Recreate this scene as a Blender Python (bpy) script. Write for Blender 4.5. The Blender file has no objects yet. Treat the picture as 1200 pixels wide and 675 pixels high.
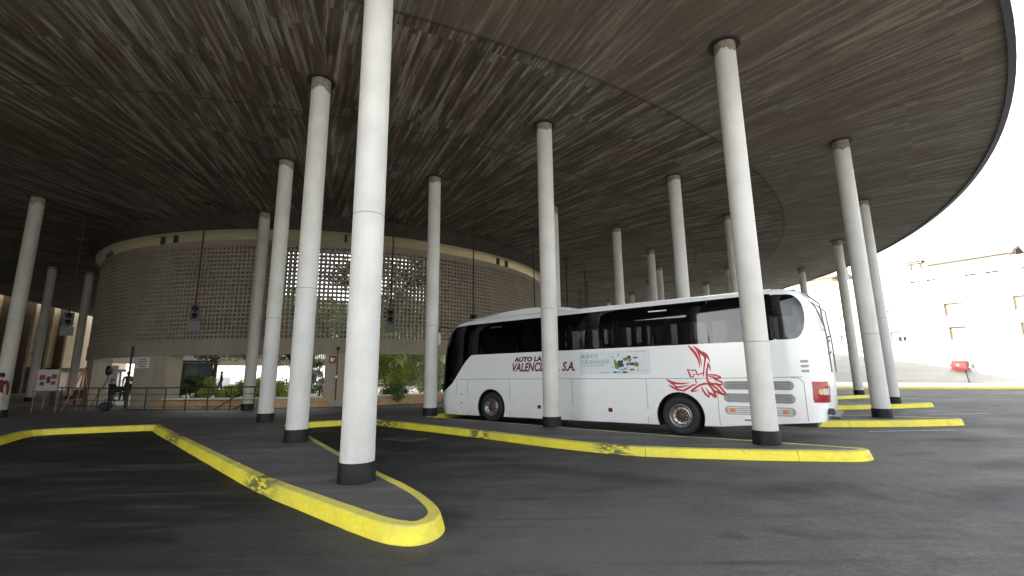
import bpy, bmesh, math, random
from mathutils import Vector, Matrix
from math import sin, cos, pi, radians, atan2, hypot, sqrt
rnd = random.Random(7)
scene = bpy.context.scene
col = scene.collection

# ------------------------------------------------------------------ camera
cam_d = bpy.data.cameras.new("camera"); cam = bpy.data.objects.new("camera", cam_d)
col.objects.link(cam)
cam_d.sensor_fit = 'HORIZONTAL'; cam_d.sensor_width = 36.0; cam_d.lens = 535.611 / 1200 * 36
cam_d.clip_start = 0.05; cam_d.clip_end = 2000
CX = Vector((0.9999281923, 0.0021804225, -0.0117837207))
CU = Vector((0.0119837522, -0.1819351663, 0.9832375018))
CB = Vector((0.0, -0.9833081109, -0.1819482315))
cam.matrix_world = Matrix(((CX.x, CU.x, CB.x, 0), (CX.y, CU.y, CB.y, 0), (CX.z, CU.z, CB.z, 1.6824), (0, 0, 0, 1)))
scene.camera = cam
# ------------------------------------------------------------------ world, sun, exposure
SUN_EL = radians(26); SUN_DIR = Vector((-1.0, 0.0, 0)).normalized()
world = bpy.data.worlds.new("World"); scene.world = world; world.use_nodes = True
wn = world.node_tree.nodes; wl = world.node_tree.links
sky = wn.new('ShaderNodeTexSky'); sky.sky_type = 'NISHITA'; sky.sun_disc = False
sky.sun_elevation = SUN_EL; sky.sun_rotation = atan2(SUN_DIR.x, SUN_DIR.y)
sky.air_density = 1.0; sky.dust_density = 3.5; sky.ozone_density = 1.0; sky.altitude = 50
bg = wn['Background']; bg.inputs['Strength'].default_value = 0.15
hs = wn.new('ShaderNodeHueSaturation'); hs.inputs['Saturation'].default_value = .32; hs.inputs['Value'].default_value = 1.0
wl.new(sky.outputs[0], hs.inputs['Color'])
warm = wn.new('ShaderNodeMix'); warm.data_type = 'RGBA'; warm.blend_type = 'MULTIPLY'; warm.inputs[0].default_value = 1.0
warm.inputs[7].default_value = (1.0, .99, .965, 1); wl.new(hs.outputs[0], warm.inputs[6]); wl.new(warm.outputs[2], bg.inputs[0])
sd = bpy.data.lights.new("sun", 'SUN'); sd.energy = 2.0; sd.angle = radians(0.6); sd.color = (1.0, 0.965, 0.92)
sun = bpy.data.objects.new("sun", sd); col.objects.link(sun)
sv = Vector((SUN_DIR.x * cos(SUN_EL), SUN_DIR.y * cos(SUN_EL), sin(SUN_EL)))
sun.rotation_euler = sv.to_track_quat('Z', 'Y').to_euler()
sun.location = (0, 0, 60)
scene.view_settings.view_transform = 'Standard'; scene.view_settings.look = 'None'
scene.view_settings.gamma = 1.0; scene.view_settings.exposure = 2.65
scene.view_settings.use_curve_mapping = False
scene.cycles.max_bounces = 10; scene.cycles.diffuse_bounces = 6; scene.cycles.transparent_max_bounces = 16

# ------------------------------------------------------------------ materials
class NT:
    def __init__(s, name):
        s.m = bpy.data.materials.new(name); s.m.use_nodes = True
        s.t = s.m.node_tree; s.n = s.t.nodes; s.p = s.n['Principled BSDF']; s.out = s.n['Material Output']
    def new(s, t, **kw):
        x = s.n.new(t)
        for k, v in kw.items(): setattr(x, k, v)
        return x
    def link(s, a, b): s.t.links.new(a, b)
    def val(s, sock, v):
        if hasattr(v, 'is_linked') or isinstance(v, bpy.types.NodeSocket): s.link(v, sock)
        else: sock.default_value = v
    def math(s, op, a, b=None, c=None):
        x = s.new('ShaderNodeMath', operation=op); s.val(x.inputs[0], a)
        if b is not None: s.val(x.inputs[1], b)
        if c is not None: s.val(x.inputs[2], c)
        return x.outputs[0]
    def coord(s, which='Object'): return s.new('ShaderNodeTexCoord').outputs[which]
    def mapping(s, v, scale=(1, 1, 1), loc=(0, 0, 0), rot=(0, 0, 0)):
        x = s.new('ShaderNodeMapping'); s.link(v, x.inputs[0])
        x.inputs['Scale'].default_value = scale; x.inputs['Location'].default_value = loc; x.inputs['Rotation'].default_value = rot
        return x.outputs[0]
    def noise(s, v, scale, detail=4, rough=.55, dist=0):
        x = s.new('ShaderNodeTexNoise'); s.link(v, x.inputs['Vector'])
        x.inputs['Scale'].default_value = scale; x.inputs['Detail'].default_value = detail
        x.inputs['Roughness'].default_value = rough; x.inputs['Distortion'].default_value = dist
        return x.outputs['Fac']
    def ramp(s, f, stops):
        x = s.new('ShaderNodeValToRGB'); s.val(x.inputs[0], f)
        e = x.color_ramp.elements
        while len(e) < len(stops): e.new(0.5)
        for i, (p, c) in enumerate(stops):
            e[i].position = p
            e[i].color = (c, c, c, 1) if isinstance(c, (int, float)) else (*c, 1)
        return x.outputs[0]
    def mix(s, f, a, b, mode='MIX'):
        x = s.new('ShaderNodeMix', data_type='RGBA', blend_type=mode)
        s.val(x.inputs[0], f)
        s.val(x.inputs[6], (*a, 1) if isinstance(a, tuple) else a); s.val(x.inputs[7], (*b, 1) if isinstance(b, tuple) else b)
        return x.outputs[2]
    def bump(s, h, strength=.3, dist=.02):
        x = s.new('ShaderNodeBump'); x.inputs['Strength'].default_value = strength; x.inputs['Distance'].default_value = dist
        s.link(h, x.inputs['Height']); s.link(x.outputs[0], s.p.inputs['Normal'])
    def base(s, v): s.val(s.p.inputs['Base Color'], (*v, 1) if isinstance(v, tuple) else v)
    def rough(s, v): s.val(s.p.inputs['Roughness'], v)

def simple(name, c, rough=.6, metal=0, var=.12, scale=6, bump=0, spec=None):
    t = NT(name); co = t.coord('Object'); f = t.noise(co, scale, 5)
    lo = tuple(x * (1 - var) for x in c); hi = tuple(min(1, x * (1 + var)) for x in c)
    t.base(t.ramp(f, [(.3, lo), (.7, hi)])); t.rough(rough); t.p.inputs['Metallic'].default_value = metal
    if spec is not None: t.p.inputs['Specular IOR Level'].default_value = spec
    if bump: t.bump(f, bump)
    return t.m

M = {}
def mat_asphalt(name, c0, c1, r0, r1, tracks_and_falloff=True):
    t = NT(name); co = t.coord('Object')
    big = t.noise(t.mapping(co, (.22, .22, .22)), 1.0, 5, .6, .6)
    mid = t.noise(t.mapping(co, (1, 1, 1)), .9, 6, .6)
    fine = t.noise(co, 60, 3, .7)
    vf = t.noise(co, 260, 2, .7)
    base = t.ramp(t.math('ADD', t.math('MULTIPLY', big, .6), t.math('MULTIPLY', mid, .4)), [(.34, c0), (.66, c1)])
    base = t.mix(.55, base, t.ramp(fine, [(.3, .25), (.7, .75)]), 'OVERLAY')
    # light falloff painted across the albedo, mixed with dust and dark oil stains
    if tracks_and_falloff:
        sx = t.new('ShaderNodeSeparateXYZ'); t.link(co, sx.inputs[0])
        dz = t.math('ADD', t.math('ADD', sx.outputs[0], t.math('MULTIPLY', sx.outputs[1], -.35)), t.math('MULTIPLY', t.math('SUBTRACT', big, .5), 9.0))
        dust_and_light_falloff = t.ramp(t.math('DIVIDE', t.math('ADD', dz, 6.5), 9.0), [(0.0, 0.0), (1.0, 1.0)])
        base = t.mix(dust_and_light_falloff, t.mix(.82, base, (.004, .004, .0045)), t.mix(.62, base, (.135, .131, .125)))
        gr = t.noise(t.mapping(co, loc=(2, 5, 0)), 1.7, 10, .8, .4)
        base = t.mix(.3, base, t.ramp(gr, [(.38, .2), (.62, .8)]), 'OVERLAY')
        g2 = t.noise(t.mapping(co, (2.2, 13, 1), rot=(0, 0, radians(-52))), 1.0, 8, .8, .5)
        base = t.mix(.22, base, t.ramp(g2, [(.38, .15), (.62, .85)]), 'OVERLAY')
        g3 = t.noise(co, 18, 6, .8)
        base = t.mix(.4, base, t.ramp(g3, [(.38, .15), (.62, .85)]), 'OVERLAY')
        def spot(px_, py_, rx_, ry_, rot_, lo=.35):
            mp_ = t.mapping(co, (1, 1, 1), loc=(0, 0, 0)); w_ = t.new('ShaderNodeMapping'); w_.vector_type = 'TEXTURE'
            w_.inputs['Location'].default_value = (px_, py_, 0); w_.inputs['Rotation'].default_value = (0, 0, radians(rot_)); w_.inputs['Scale'].default_value = (rx_, ry_, 1)
            t.link(mp_, w_.inputs[0]); ln = t.new('ShaderNodeVectorMath', operation='LENGTH'); t.link(w_.outputs[0], ln.inputs[0])
            return t.ramp(t.math('ADD', ln.outputs['Value'], t.math('MULTIPLY', t.math('SUBTRACT', mid, .5), 1.6)), [(lo, 1.0), (1.0, 0.0)])
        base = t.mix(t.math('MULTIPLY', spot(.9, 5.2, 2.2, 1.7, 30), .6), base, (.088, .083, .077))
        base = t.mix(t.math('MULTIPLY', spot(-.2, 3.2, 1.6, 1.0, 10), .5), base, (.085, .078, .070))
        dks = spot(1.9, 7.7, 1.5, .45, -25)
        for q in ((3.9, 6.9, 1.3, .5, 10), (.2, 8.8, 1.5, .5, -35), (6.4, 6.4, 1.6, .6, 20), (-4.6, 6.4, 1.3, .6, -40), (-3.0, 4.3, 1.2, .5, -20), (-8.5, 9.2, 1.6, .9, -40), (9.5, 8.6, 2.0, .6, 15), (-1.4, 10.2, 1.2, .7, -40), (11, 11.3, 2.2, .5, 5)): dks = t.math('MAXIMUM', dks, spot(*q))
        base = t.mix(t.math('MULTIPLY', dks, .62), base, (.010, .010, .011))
        sc_ = t.noise(t.mapping(co, (.35, 26, 1), rot=(0, 0, radians(-28))), 1.0, 3, .6)
        base = t.mix(t.math('MULTIPLY', t.ramp(sc_, [(.62, 0.0), (.66, .35)]), t.ramp(mid, [(.42, 0.0), (.55, 1.0)])), base, (.012, .012, .013))
        sc2 = t.noise(t.mapping(co, (.3, 30, 1), rot=(0, 0, radians(12)), loc=(4, 2, 0)), 1.0, 3, .6)
        base = t.mix(t.math('MULTIPLY', t.ramp(sc2, [(.64, 0.0), (.68, .4)]), t.ramp(mid, [(.42, 1.0), (.55, 0.0)])), base, (.11, .108, .105))
    st = t.noise(t.mapping(co, (.55, .9, 1), loc=(3, 1, 0)), 1.0, 3, .5, .3)
    stm = t.ramp(st, [(.60, 0.0), (.70, .6)])
    base = t.mix(stm, base, tuple(x * .42 for x in c0))
    # paler dusty wear, streaked along driving directions
    du = t.noise(t.mapping(co, (.25, 1.6, 1), rot=(0, 0, radians(-38))), 1.0, 5, .6, .8)
    base = t.mix(t.ramp(du, [(.50, 0.0), (.68, .45)]), base, tuple(min(1, x * 2.1) for x in c1))
    tk = t.noise(t.mapping(co, (.12, 5.0, 1), rot=(0, 0, radians(-40))), 1.0, 5, .7, .3)
    base = t.mix(t.math('MULTIPLY', t.ramp(tk, [(.54, 0.0), (.66, .6)]), t.ramp(big, [(.45, 0.0), (.6, 1.0)])), base, tuple(x * .5 for x in c0))
    tk2 = t.noise(t.mapping(co, (.10, 4.0, 1), rot=(0, 0, radians(20))), 1.0, 5, .7, .3)
    base = t.mix(t.math('MULTIPLY', t.ramp(tk2, [(.56, 0.0), (.70, .5)]), t.ramp(mid, [(.45, 0.0), (.6, 1.0)])), base, tuple(x * 1.8 for x in c1))
    ck = t.new('ShaderNodeTexVoronoi', feature='DISTANCE_TO_EDGE'); t.link(t.mapping(co, (.33, .33, .33)), ck.inputs['Vector']); 
    crm = t.ramp(ck.outputs['Distance'], [(.0, .35), (.006, 0.0)])
    crm2 = t.math('MULTIPLY', crm, t.ramp(mid, [(.45, 0.0), (.6, 1.0)]))
    base = t.mix(crm2, base, (.012, .012, .012))
    # tiny pale chips
    vo = t.new('ShaderNodeTexVoronoi', feature='F1'); t.link(t.mapping(co, (2.2, 2.2, 2.2)), vo.inputs['Vector'])
    base = t.mix(t.math('MULTIPLY', t.ramp(vo.outputs['Distance'], [(.028, 1.0), (.034, .0)]), t.math('GREATER_THAN', vo.outputs['Color'], .72)), base, (.55, .53, .50))
    t.base(base); t.p.inputs['Specular IOR Level'].default_value = .3
    t.rough(t.ramp(t.math('ADD', t.math('MULTIPLY', big, .5), t.math('MULTIPLY', st, .5)), [(.35, r1), (.68, r0)]))
    t.bump(t.math('ADD', t.math('MULTIPLY', fine, .6), t.math('MULTIPLY', vf, .5)), .35, .006)
    return t.m
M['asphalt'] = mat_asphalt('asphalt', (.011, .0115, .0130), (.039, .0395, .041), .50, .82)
M['pave'] = mat_asphalt('island_pavement', (.056, .054, .054), (.100, .096, .094), .5, .75, False)

M['bounce_yard'] = simple('pale_bounce_yard', (.58, .56, .52), .85, var=.15, scale=1.5)
def mat_yellow():
    t = NT('yellow_kerb_paint'); co = t.coord('Object')
    f = t.noise(co, 1.3, 6, .65); g = t.noise(co, 14, 5, .7); w = t.noise(t.mapping(co, loc=(9, 2, 4)), .55, 4, .6, .5)
    y = t.ramp(g, [(.3, (.63, .54, .026)), (.7, (.70, .625, .046))])
    y = t.mix(t.ramp(f, [(.48, 0.0), (.7, .55)]), y, (.40, .33, .06))
    # rubber scuffs and chipped concrete
    def near(px_, py_, r_):
        d = t.new('ShaderNodeVectorMath', operation='DISTANCE'); t.link(co, d.inputs[0]); d.inputs[1].default_value = (px_, py_, .1)
        return t.ramp(t.math('DIVIDE', d.outputs['Value'], r_), [(.45, 1.0), (1.0, 0.0)])
    hit = near(-3.75, 7.2, .75)
    for q in ((-8.9, 12.5, 1.1), (2.05, 9.9, .55), (-4.3, 15.7, 1.3), (-.9, 12.6, .5)): hit = t.math('MAXIMUM', hit, near(*q))
    kz = t.new('ShaderNodeSeparateXYZ'); t.link(co, kz.inputs[0])
    top_ = t.math('MULTIPLY', t.math('GREATER_THAN', kz.outputs[2], .160), t.ramp(f, [(.36, .25), (.62, .75)]))
    y = t.mix(top_, y, (.40, .36, .12))
    bare = near(-1.7, 15.85, 1.0)
    for q in ((-.6, 14.95, 1.0), (.6, 14.0, 1.0), (1.9, 12.9, 1.0), (3.2, 11.85, 1.0), (4.3, 11.0, .8)): bare = t.math('MAXIMUM', bare, near(*q))
    y = t.mix(t.math('MULTIPLY', bare, .85), y, (.17, .165, .15))
    dull = near(-3.6, 9.8, 1.0)
    for q in ((-4.6, 11.3, 1.2), (-5.8, 13.1, 1.2), (-2.6, 8.35, .8)): dull = t.math('MAXIMUM', dull, near(*q))
    y = t.mix(t.math('MULTIPLY', dull, .7), y, (.26, .235, .11))
    s2 = t.noise(t.mapping(co, (1, 1, 3)), 5.0, 6, .7)
    y = t.mix(t.math('MULTIPLY', hit, t.ramp(s2, [(.44, 0.0), (.52, .95)])), y, (.07, .085, .035))
    ch = t.noise(t.mapping(co, loc=(1, 7, 3)), 2.4, 7, .75)
    y = t.mix(t.ramp(ch, [(.66, 0.0), (.69, .8)]), y, (.24, .22, .18))
    grim = t.noise(t.mapping(co, (2, 2, 8)), 1.0, 5, .7); y = t.mix(t.ramp(grim, [(.52, 0.0), (.72, .4)]), y, (.30, .27, .10))
    t.base(y); t.rough(.62); t.bump(t.math('ADD', g, f), .35, .012)
    return t.m
M['yellow'] = mat_yellow()
M['yellow_worn'] = simple('worn_yellow_paint', (.34, .30, .12), .7, var=.35, scale=9)

def mat_soffit():
    t = NT('board_marked_concrete'); co = t.coord('Object')
    sp = t.new('ShaderNodeSeparateXYZ'); t.link(co, sp.inputs[0]); x, y = sp.outputs[0], sp.outputs[1]
    r = t.math('SQRT', t.math('ADD', t.math('MULTIPLY', x, x), t.math('MULTIPLY', y, y)))
    a = t.math('ARCTAN2', y, x)
    s = radians(11.65)
    k = t.math('FLOOR', t.math('DIVIDE', a, s))
    ak = t.math('MULTIPLY', t.math('ADD', k, .5), s)
    tt = t.math('MULTIPLY', r, t.math('SINE', t.math('SUBTRACT', a, ak)))
    ring = t.math('FLOOR', t.math('DIVIDE', t.math('ADD', r, t.math('MULTIPLY', k, 1.37)), 3.9))
    board = t.math('FLOOR', t.math('DIVIDE', tt, .10))
    cb = t.new('ShaderNodeCombineXYZ'); t.link(board, cb.inputs[0]); t.link(k, cb.inputs[1]); t.link(ring, cb.inputs[2])
    wn_ = t.new('ShaderNodeTexWhiteNoise', noise_dimensions='3D'); t.link(cb.outputs[0], wn_.inputs['Vector'])
    # streaks along the boards
    cs = t.new('ShaderNodeCombineXYZ'); t.link(t.math('MULTIPLY', tt, 12.0), cs.inputs[0]); t.link(t.math('MULTIPLY', r, .75), cs.inputs[1])
    t.link(t.math('ADD', t.math('MULTIPLY', wn_.outputs['Value'], 6.0), t.math('MULTIPLY', k, 3.1)), cs.inputs[2])
    st = t.noise(cs.outputs[0], 1.0, 6, .72, .3)
    cs2 = t.new('ShaderNodeCombineXYZ'); t.link(t.math('MULTIPLY', tt, 3.6), cs2.inputs[0]); t.link(t.math('MULTIPLY', r, .3), cs2.inputs[1]); t.link(k, cs2.inputs[2])
    st2 = t.noise(cs2.outputs[0], 1.0, 4, .6, .4)
    patch = t.noise(co, .16, 5, .62, .5)
    seg = t.math('FLOOR', t.math('DIVIDE', t.math('ADD', r, t.math('MULTIPLY', wn_.outputs['Value'], 5.0)), 1.5))
    cb2 = t.new('ShaderNodeCombineXYZ'); t.link(board, cb2.inputs[0]); t.link(k, cb2.inputs[1]); t.link(seg, cb2.inputs[2])
    wn2 = t.new('ShaderNodeTexWhiteNoise', noise_dimensions='3D'); t.link(cb2.outputs[0], wn2.inputs['Vector'])
    v = t.math('ADD', t.math('ADD', t.math('MULTIPLY', wn_.outputs['Value'], .18), t.math('MULTIPLY', st, .60)), t.math('MULTIPLY', st2, .32))
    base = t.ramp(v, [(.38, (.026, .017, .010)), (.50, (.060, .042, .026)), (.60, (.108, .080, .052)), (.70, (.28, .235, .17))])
    # lime-bleached boards in broken runs
    lm = t.math('MULTIPLY', t.ramp(wn2.outputs['Value'], [(.50, 0.0), (.95, 1.0)]), t.ramp(st, [(.40, .0), (.62, 1.0)]))
    lm = t.math('MULTIPLY', lm, t.ramp(patch, [(.42, .12), (.60, 1.0)]))
    base = t.mix(t.math('MULTIPLY', lm, .9), base, (.40, .38, .32))
    base = t.mix(t.math('MULTIPLY', t.ramp(st2, [(.54, 0.0), (.66, .8)]), t.ramp(st, [(.42, .0), (.58, .8)])), base, (.26, .245, .20))
    dk = t.math('MULTIPLY', t.ramp(wn2.outputs['Value'], [(.05, 1.0), (.35, 0.0)]), t.ramp(st2, [(.42, 1.0), (.58, 0.0)]))
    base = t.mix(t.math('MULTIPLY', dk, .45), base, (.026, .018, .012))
    base = t.mix(t.ramp(patch, [(.50, 0.0), (.68, .45)]), base, t.ramp(st, [(.38, (.085, .080, .068)), (.66, (.24, .225, .185))]))
    pb = t.noise(t.mapping(co, loc=(7, 3, 0)), .22, 4, .6)
    base = t.mix(t.ramp(pb, [(.50, 0.0), (.66, .6)]), base, (.075, .042, .022))
    fb = t.math('FRACT', t.math('DIVIDE', tt, .10))
    line = t.math('ADD', t.ramp(fb, [(.0, 1.0), (.10, 0.0)]), 0)
    base = t.mix(t.math('MULTIPLY', line, .38), base, (.03, .022, .016))
    # circular construction joints
    def joint(R, w): 
        d = t.math('ABSOLUTE', t.math('SUBTRACT', r, R)); return t.ramp(d, [(.0, 1.0), (w, 0.0)])
    j = joint(35.9, .10)
    for R in (31.0, 25.6, 20.7): j = t.math('MAXIMUM', j, joint(R, .06))
    base = t.mix(t.math('MULTIPLY', j, .75), base, (.022, .017, .012))
    outer = t.ramp(t.math('SUBTRACT', r, 35.9), [(.0, 0.0), (.02, .32)])
    base = t.mix(outer, base, (.19, .165, .130))
    t.base(base); t.rough(.85)
    t.bump(t.math('ADD', t.math('ADD', t.math('MULTIPLY', line, -.8), t.math('MULTIPLY', wn_.outputs['Value'], .5)), t.math('MULTIPLY', st, .6)), .55, .02)
    return t.m
M['soffit'] = mat_soffit()

def mat_column(name='painted_column', c=(.56, .55, .52)):
    t = NT(name); co = t.coord('Object')
    info = t.new('ShaderNodeObjectInfo').outputs['Random']
    cc = t.new('ShaderNodeVectorMath', operation='ADD'); t.link(co, cc.inputs[0])
    cx = t.new('ShaderNodeCombineXYZ'); t.link(t.math('MULTIPLY', info, 50.0), cx.inputs[0]); t.link(cx.outputs[0], cc.inputs[1])
    v = cc.outputs[0]
    f = t.noise(v, 1.2, 6, .6); g = t.noise(v, 35, 4, .75); dr = t.noise(t.mapping(v, (6, 6, .35)), 1.0, 5, .65)
    base = t.ramp(f, [(.3, tuple(x * .86 for x in c)), (.7, tuple(min(1, x * 1.06) for x in c))])
    base = t.mix(t.ramp(dr, [(.52, 0.0), (.75, .28)]), base, (.42, .39, .33))
    base = t.mix(t.ramp(g, [(.63, 0.0), (.72, .55)]), base, (.33, .31, .27))
    sp = t.new('ShaderNodeSeparateXYZ'); t.link(co, sp.inputs[0]); z = sp.outputs[2]
    low = t.math('MULTIPLY', t.ramp(z, [(.0, 1.0), (.16, 0.0)]) if False else t.math('SUBTRACT', 1.0, t.math('MINIMUM', t.math('DIVIDE', z, 1.5), 1.0)), t.ramp(g, [(.40, 0.0), (.60, .8)]))
    base = t.mix(t.math('MULTIPLY', low, .55), base, (.36, .34, .31))
    vo = t.new('ShaderNodeTexVoronoi', feature='F1'); t.link(t.mapping(v, (3.2, 3.2, 2.2)), vo.inputs['Vector'])
    base = t.mix(t.ramp(vo.outputs['Distance'], [(.0, .85), (.055, .0)]), base, (.16, .14, .12))
    t.base(base); t.rough(.72); t.bump(t.math('ADD', g, t.math('MULTIPLY', f, 2.0)), .2, .006)
    return t.m
M['column'] = mat_column()
M['column_shaded'] = mat_column('shaded_column', (.40, .375, .33))  # copy of the column paint, darkened for columns standing in shade
M['soffit_lit'] = mat_wall('lit_inner_soffit', (.48, .43, .30), .6, .3) if False else None
M['bare'] = simple('bare_concrete', (.22, .19, .155), .85, var=.35, scale=9, bump=.4)
M['black_paint'] = simple('black_base_paint', (.008, .008, .008), .6, var=.4, scale=5, bump=.15, spec=.25)
M['steel_dark'] = simple('dark_steel', (.03, .028, .027), .6, .3, var=.3)
M['rust'] = simple('rusty_steel', (.055, .026, .018), .8, .2, var=.45, scale=4)
M['edge'] = simple('canopy_edge_metal', (.06, .062, .065), .55, .3, var=.15)

def mat_wall(name, c, dark=.55, stain=.35, rough=.85):
    t = NT(name); co = t.coord('Object')
    f = t.noise(co, .8, 6, .6); g = t.noise(co, 25, 4, .7); dr = t.noise(t.mapping(co, (3, 3, .3)), 1.0, 5, .6)
    base = t.ramp(f, [(.3, tuple(x * .85 for x in c)), (.7, tuple(min(1, x * 1.08) for x in c))])
    base = t.mix(t.ramp(dr, [(.5, 0.0), (.75, stain)]), base, tuple(x * dark for x in c))
    base = t.mix(.25, base, t.ramp(g, [(.3, .2), (.7, .8)]), 'OVERLAY')
    t.base(base); t.rough(rough); t.bump(g, .25, .008)
    return t.m
M['screen'] = mat_wall('screen_block', (.25, .215, .165))
M['lintel'] = mat_wall('lintel_concrete', (.26, .22, .165))
M['pier'] = mat_wall('pier_render', (.33, .28, .215))
M['beige'] = mat_wall('beige_render', (.60, .46, .27), .6, .35)
M['cream'] = mat_wall('cream_render', (.66, .58, .44), .7, .2)
M['dark_wall'] = mat_wall('dark_cladding', (.05, .035, .028))
M['cap_white'] = mat_wall('pale_coping', (.62, .60, .55), .7, .3)
def mat_stone():
    t = NT('orange_stone_cladding'); co = t.coord('Object')
    f = t.noise(t.mapping(co, (1, 1, 5)), 1.4, 6, .65, .6); g = t.noise(co, 30, 4, .7)
    base = t.ramp(f, [(.3, (.30, .165, .07)), (.5, (.42, .26, .125)), (.7, (.52, .37, .21))])
    base = t.mix(.3, base, t.ramp(g, [(.3, .2), (.7, .8)]), 'OVERLAY')
    t.base(base); t.rough(.7); return t.m
M['stone'] = mat_stone()
M['soffit_lit'] = mat_wall('lit_inner_soffit', (.48, .43, .30), .6, .3)  # daylight on the inner soffit painted in as a paler, yellower tone
def mat_facade():
    t = NT('pale_block_masonry'); co = t.coord('Object')
    br = t.new('ShaderNodeTexBrick'); t.link(t.mapping(co, (1, 1, 1), rot=(radians(90), 0, 0)), br.inputs['Vector'])
    br.inputs['Scale'].default_value = 1.0; br.inputs['Mortar Size'].default_value = .008
    br.inputs['Brick Width'].default_value = 1.3; br.inputs['Row Height'].default_value = .42
    br.inputs['Color1'].default_value = (.33, .33, .32, 1); br.inputs['Color2'].default_value = (.29, .29, .28, 1); br.inputs['Mortar'].default_value = (.22, .215, .20, 1)
    f = t.noise(co, .35, 6, .6)
    base = t.mix(t.ramp(f, [(.4, 0.0), (.75, .35)]), br.outputs['Color'], (.29, .28, .26))
    t.base(base); t.rough(.85); return t.m
M['facade'] = mat_facade()
M['facade_plain'] = mat_wall('white_render', (.33, .33, .32), .75, .2)
M['terracotta'] = simple('terracotta_tiles', (.27, .165, .115), .8, var=.2, scale=10)
M['blind'] = simple('cream_roller_blind', (.38, .31, .19), .6, var=.06, scale=2)
M['glass_far'] = simple('window_glass', (.03, .035, .04), .1, var=.1)
M['dull_red'] = simple('dull_red', (.20, .02, .02), .6)
M['red'] = simple('red_paint', (.52, .035, .03), .45, var=.15)
M['white_paint'] = simple('white_paint', (.78, .78, .76), .45, var=.06)
M['board_grey'] = simple('dull_sign_grey', (.07, .075, .072), .5, var=.15)
M['downstand'] = simple('brown_downstand_concrete', (.040, .031, .022), .85, var=.35, scale=2)
M['fin'] = simple('brown_fin_concrete', (.11, .075, .04), .85, var=.3, scale=2)
M['joint'] = simple('column_joint', (.30, .28, .25), .9)
M['grey_paint'] = simple('grey_paint', (.32, .33, .34), .5, var=.12)
M['road_paint'] = simple('worn_road_paint', (.33, .33, .32), .7, var=.5, scale=12)
M['black'] = simple('black_plastic', (.015, .015, .016), .45, var=.2)
M['rubber'] = simple('tyre_rubber', (.016, .016, .017), .75, var=.35, scale=14, bump=.2)
M['wood'] = simple('orange_wood', (.36, .14, .055), .6, var=.3, scale=7)
M['cloth_dark'] = simple('dark_cloth', (.025, .026, .035), .9, var=.3, scale=12)
M['cloth_maroon'] = simple('maroon_cloth', (.09, .014, .018), .9, var=.3, scale=12)
M['cloth_beige'] = simple('beige_cloth', (.42, .34, .24), .9, var=.2, scale=12)
M['skin'] = simple('skin', (.45, .27, .19), .55, var=.08)
M['hair'] = simple('black_hair', (.012, .010, .009), .7, var=.4, scale=30)

def mat_buspaint():
    t = NT('white_coach_paint'); co = t.coord('Object')
    f = t.noise(t.mapping(co, (1, 1, 2)), 1.2, 6, .65)
    sp = t.new('ShaderNodeSeparateXYZ'); t.link(co, sp.inputs[0])
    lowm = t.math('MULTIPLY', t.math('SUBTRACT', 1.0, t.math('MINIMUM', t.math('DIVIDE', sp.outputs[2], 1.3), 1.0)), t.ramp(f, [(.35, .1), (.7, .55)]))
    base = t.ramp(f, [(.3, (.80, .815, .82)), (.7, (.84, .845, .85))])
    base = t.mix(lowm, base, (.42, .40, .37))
    t.base(base); t.rough(t.ramp(f, [(.3, .16), (.75, .30)])); t.p.inputs['Coat Weight'].default_value = .4
    t.p.inputs['Coat Roughness'].default_value = .06
    return t.m
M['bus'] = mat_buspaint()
def mat_glass(name, tint, ior=1.52, boost=0.0):
    t = NT(name); tr = t.new('ShaderNodeBsdfTransparent'); tr.inputs[0].default_value = (*tint, 1)
    gl = t.new('ShaderNodeBsdfGlossy'); gl.inputs['Roughness'].default_value = .02; gl.inputs[0].default_value = (.9, .92, .95, 1)
    fr = t.new('ShaderNodeFresnel'); fr.inputs['IOR'].default_value = ior
    mx = t.new('ShaderNodeMixShader'); t.link(t.math('MINIMUM', t.math('ADD', fr.outputs[0], boost), 1.0), mx.inputs[0]); t.link(tr.outputs[0], mx.inputs[1]); t.link(gl.outputs[0], mx.inputs[2])
    t.link(mx.outputs[0], t.out.inputs[0]); return t.m
M['tint'] = mat_glass('tinted_coach_glass', (.38, .39, .40), 1.5, .0)
M['clear'] = mat_glass('clear_glass', (.75, .80, .80), 1.5)
M['chrome'] = simple('wheel_metal', (.42, .42, .42), .35, .8, var=.25, scale=10)
M['hub'] = simple('rusty_hub', (.10, .06, .045), .6, .4, var=.4, scale=20)
M['grille'] = simple('grey_grille', (.30, .305, .31), .45, .3, var=.12)
M['groove'] = simple('panel_gap_and_crease_shade', (.16, .165, .17), .7, var=.1)
M['seat'] = simple('coach_seat_fabric', (.05, .035, .045), .9, var=.5, scale=5)
M['interior'] = simple('coach_interior', (.05, .045, .042), .8, var=.3)
M['poster_paper'] = simple('dull_poster_board', (.36, .35, .33), .6, var=.08)
M['curtain'] = simple('beige_curtain', (.28, .22, .15), .9, var=.3)
def lens(name, c):
    t = NT(name); t.base(c); t.rough(.12); t.p.inputs['Coat Weight'].default_value = .6; return t.m
M['tail_red'] = lens('tail_red', (.30, .008, .012)); M['amber'] = lens('amber_lens', (.75, .20, .03))
M['amber_pale'] = lens('pale_amber_lens', (.55, .38, .22))
M['dark_red'] = lens('dark_red_reflector', (.10, .008, .008))
M['tail_clear'] = lens('grey_lens', (.42, .40, .38))
M['red_decal'] = simple('red_decal', (.50, .018, .028), .35, var=.1)
M['maroon_decal'] = simple('maroon_lettering', (.13, .008, .018), .35, var=.1)
M['dark_decal'] = simple('dark_lettering', (.045, .018, .03), .35, var=.1)
M['teal_decal'] = simple('grey_green_lettering', (.25, .36, .33), .4, var=.1)
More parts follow.
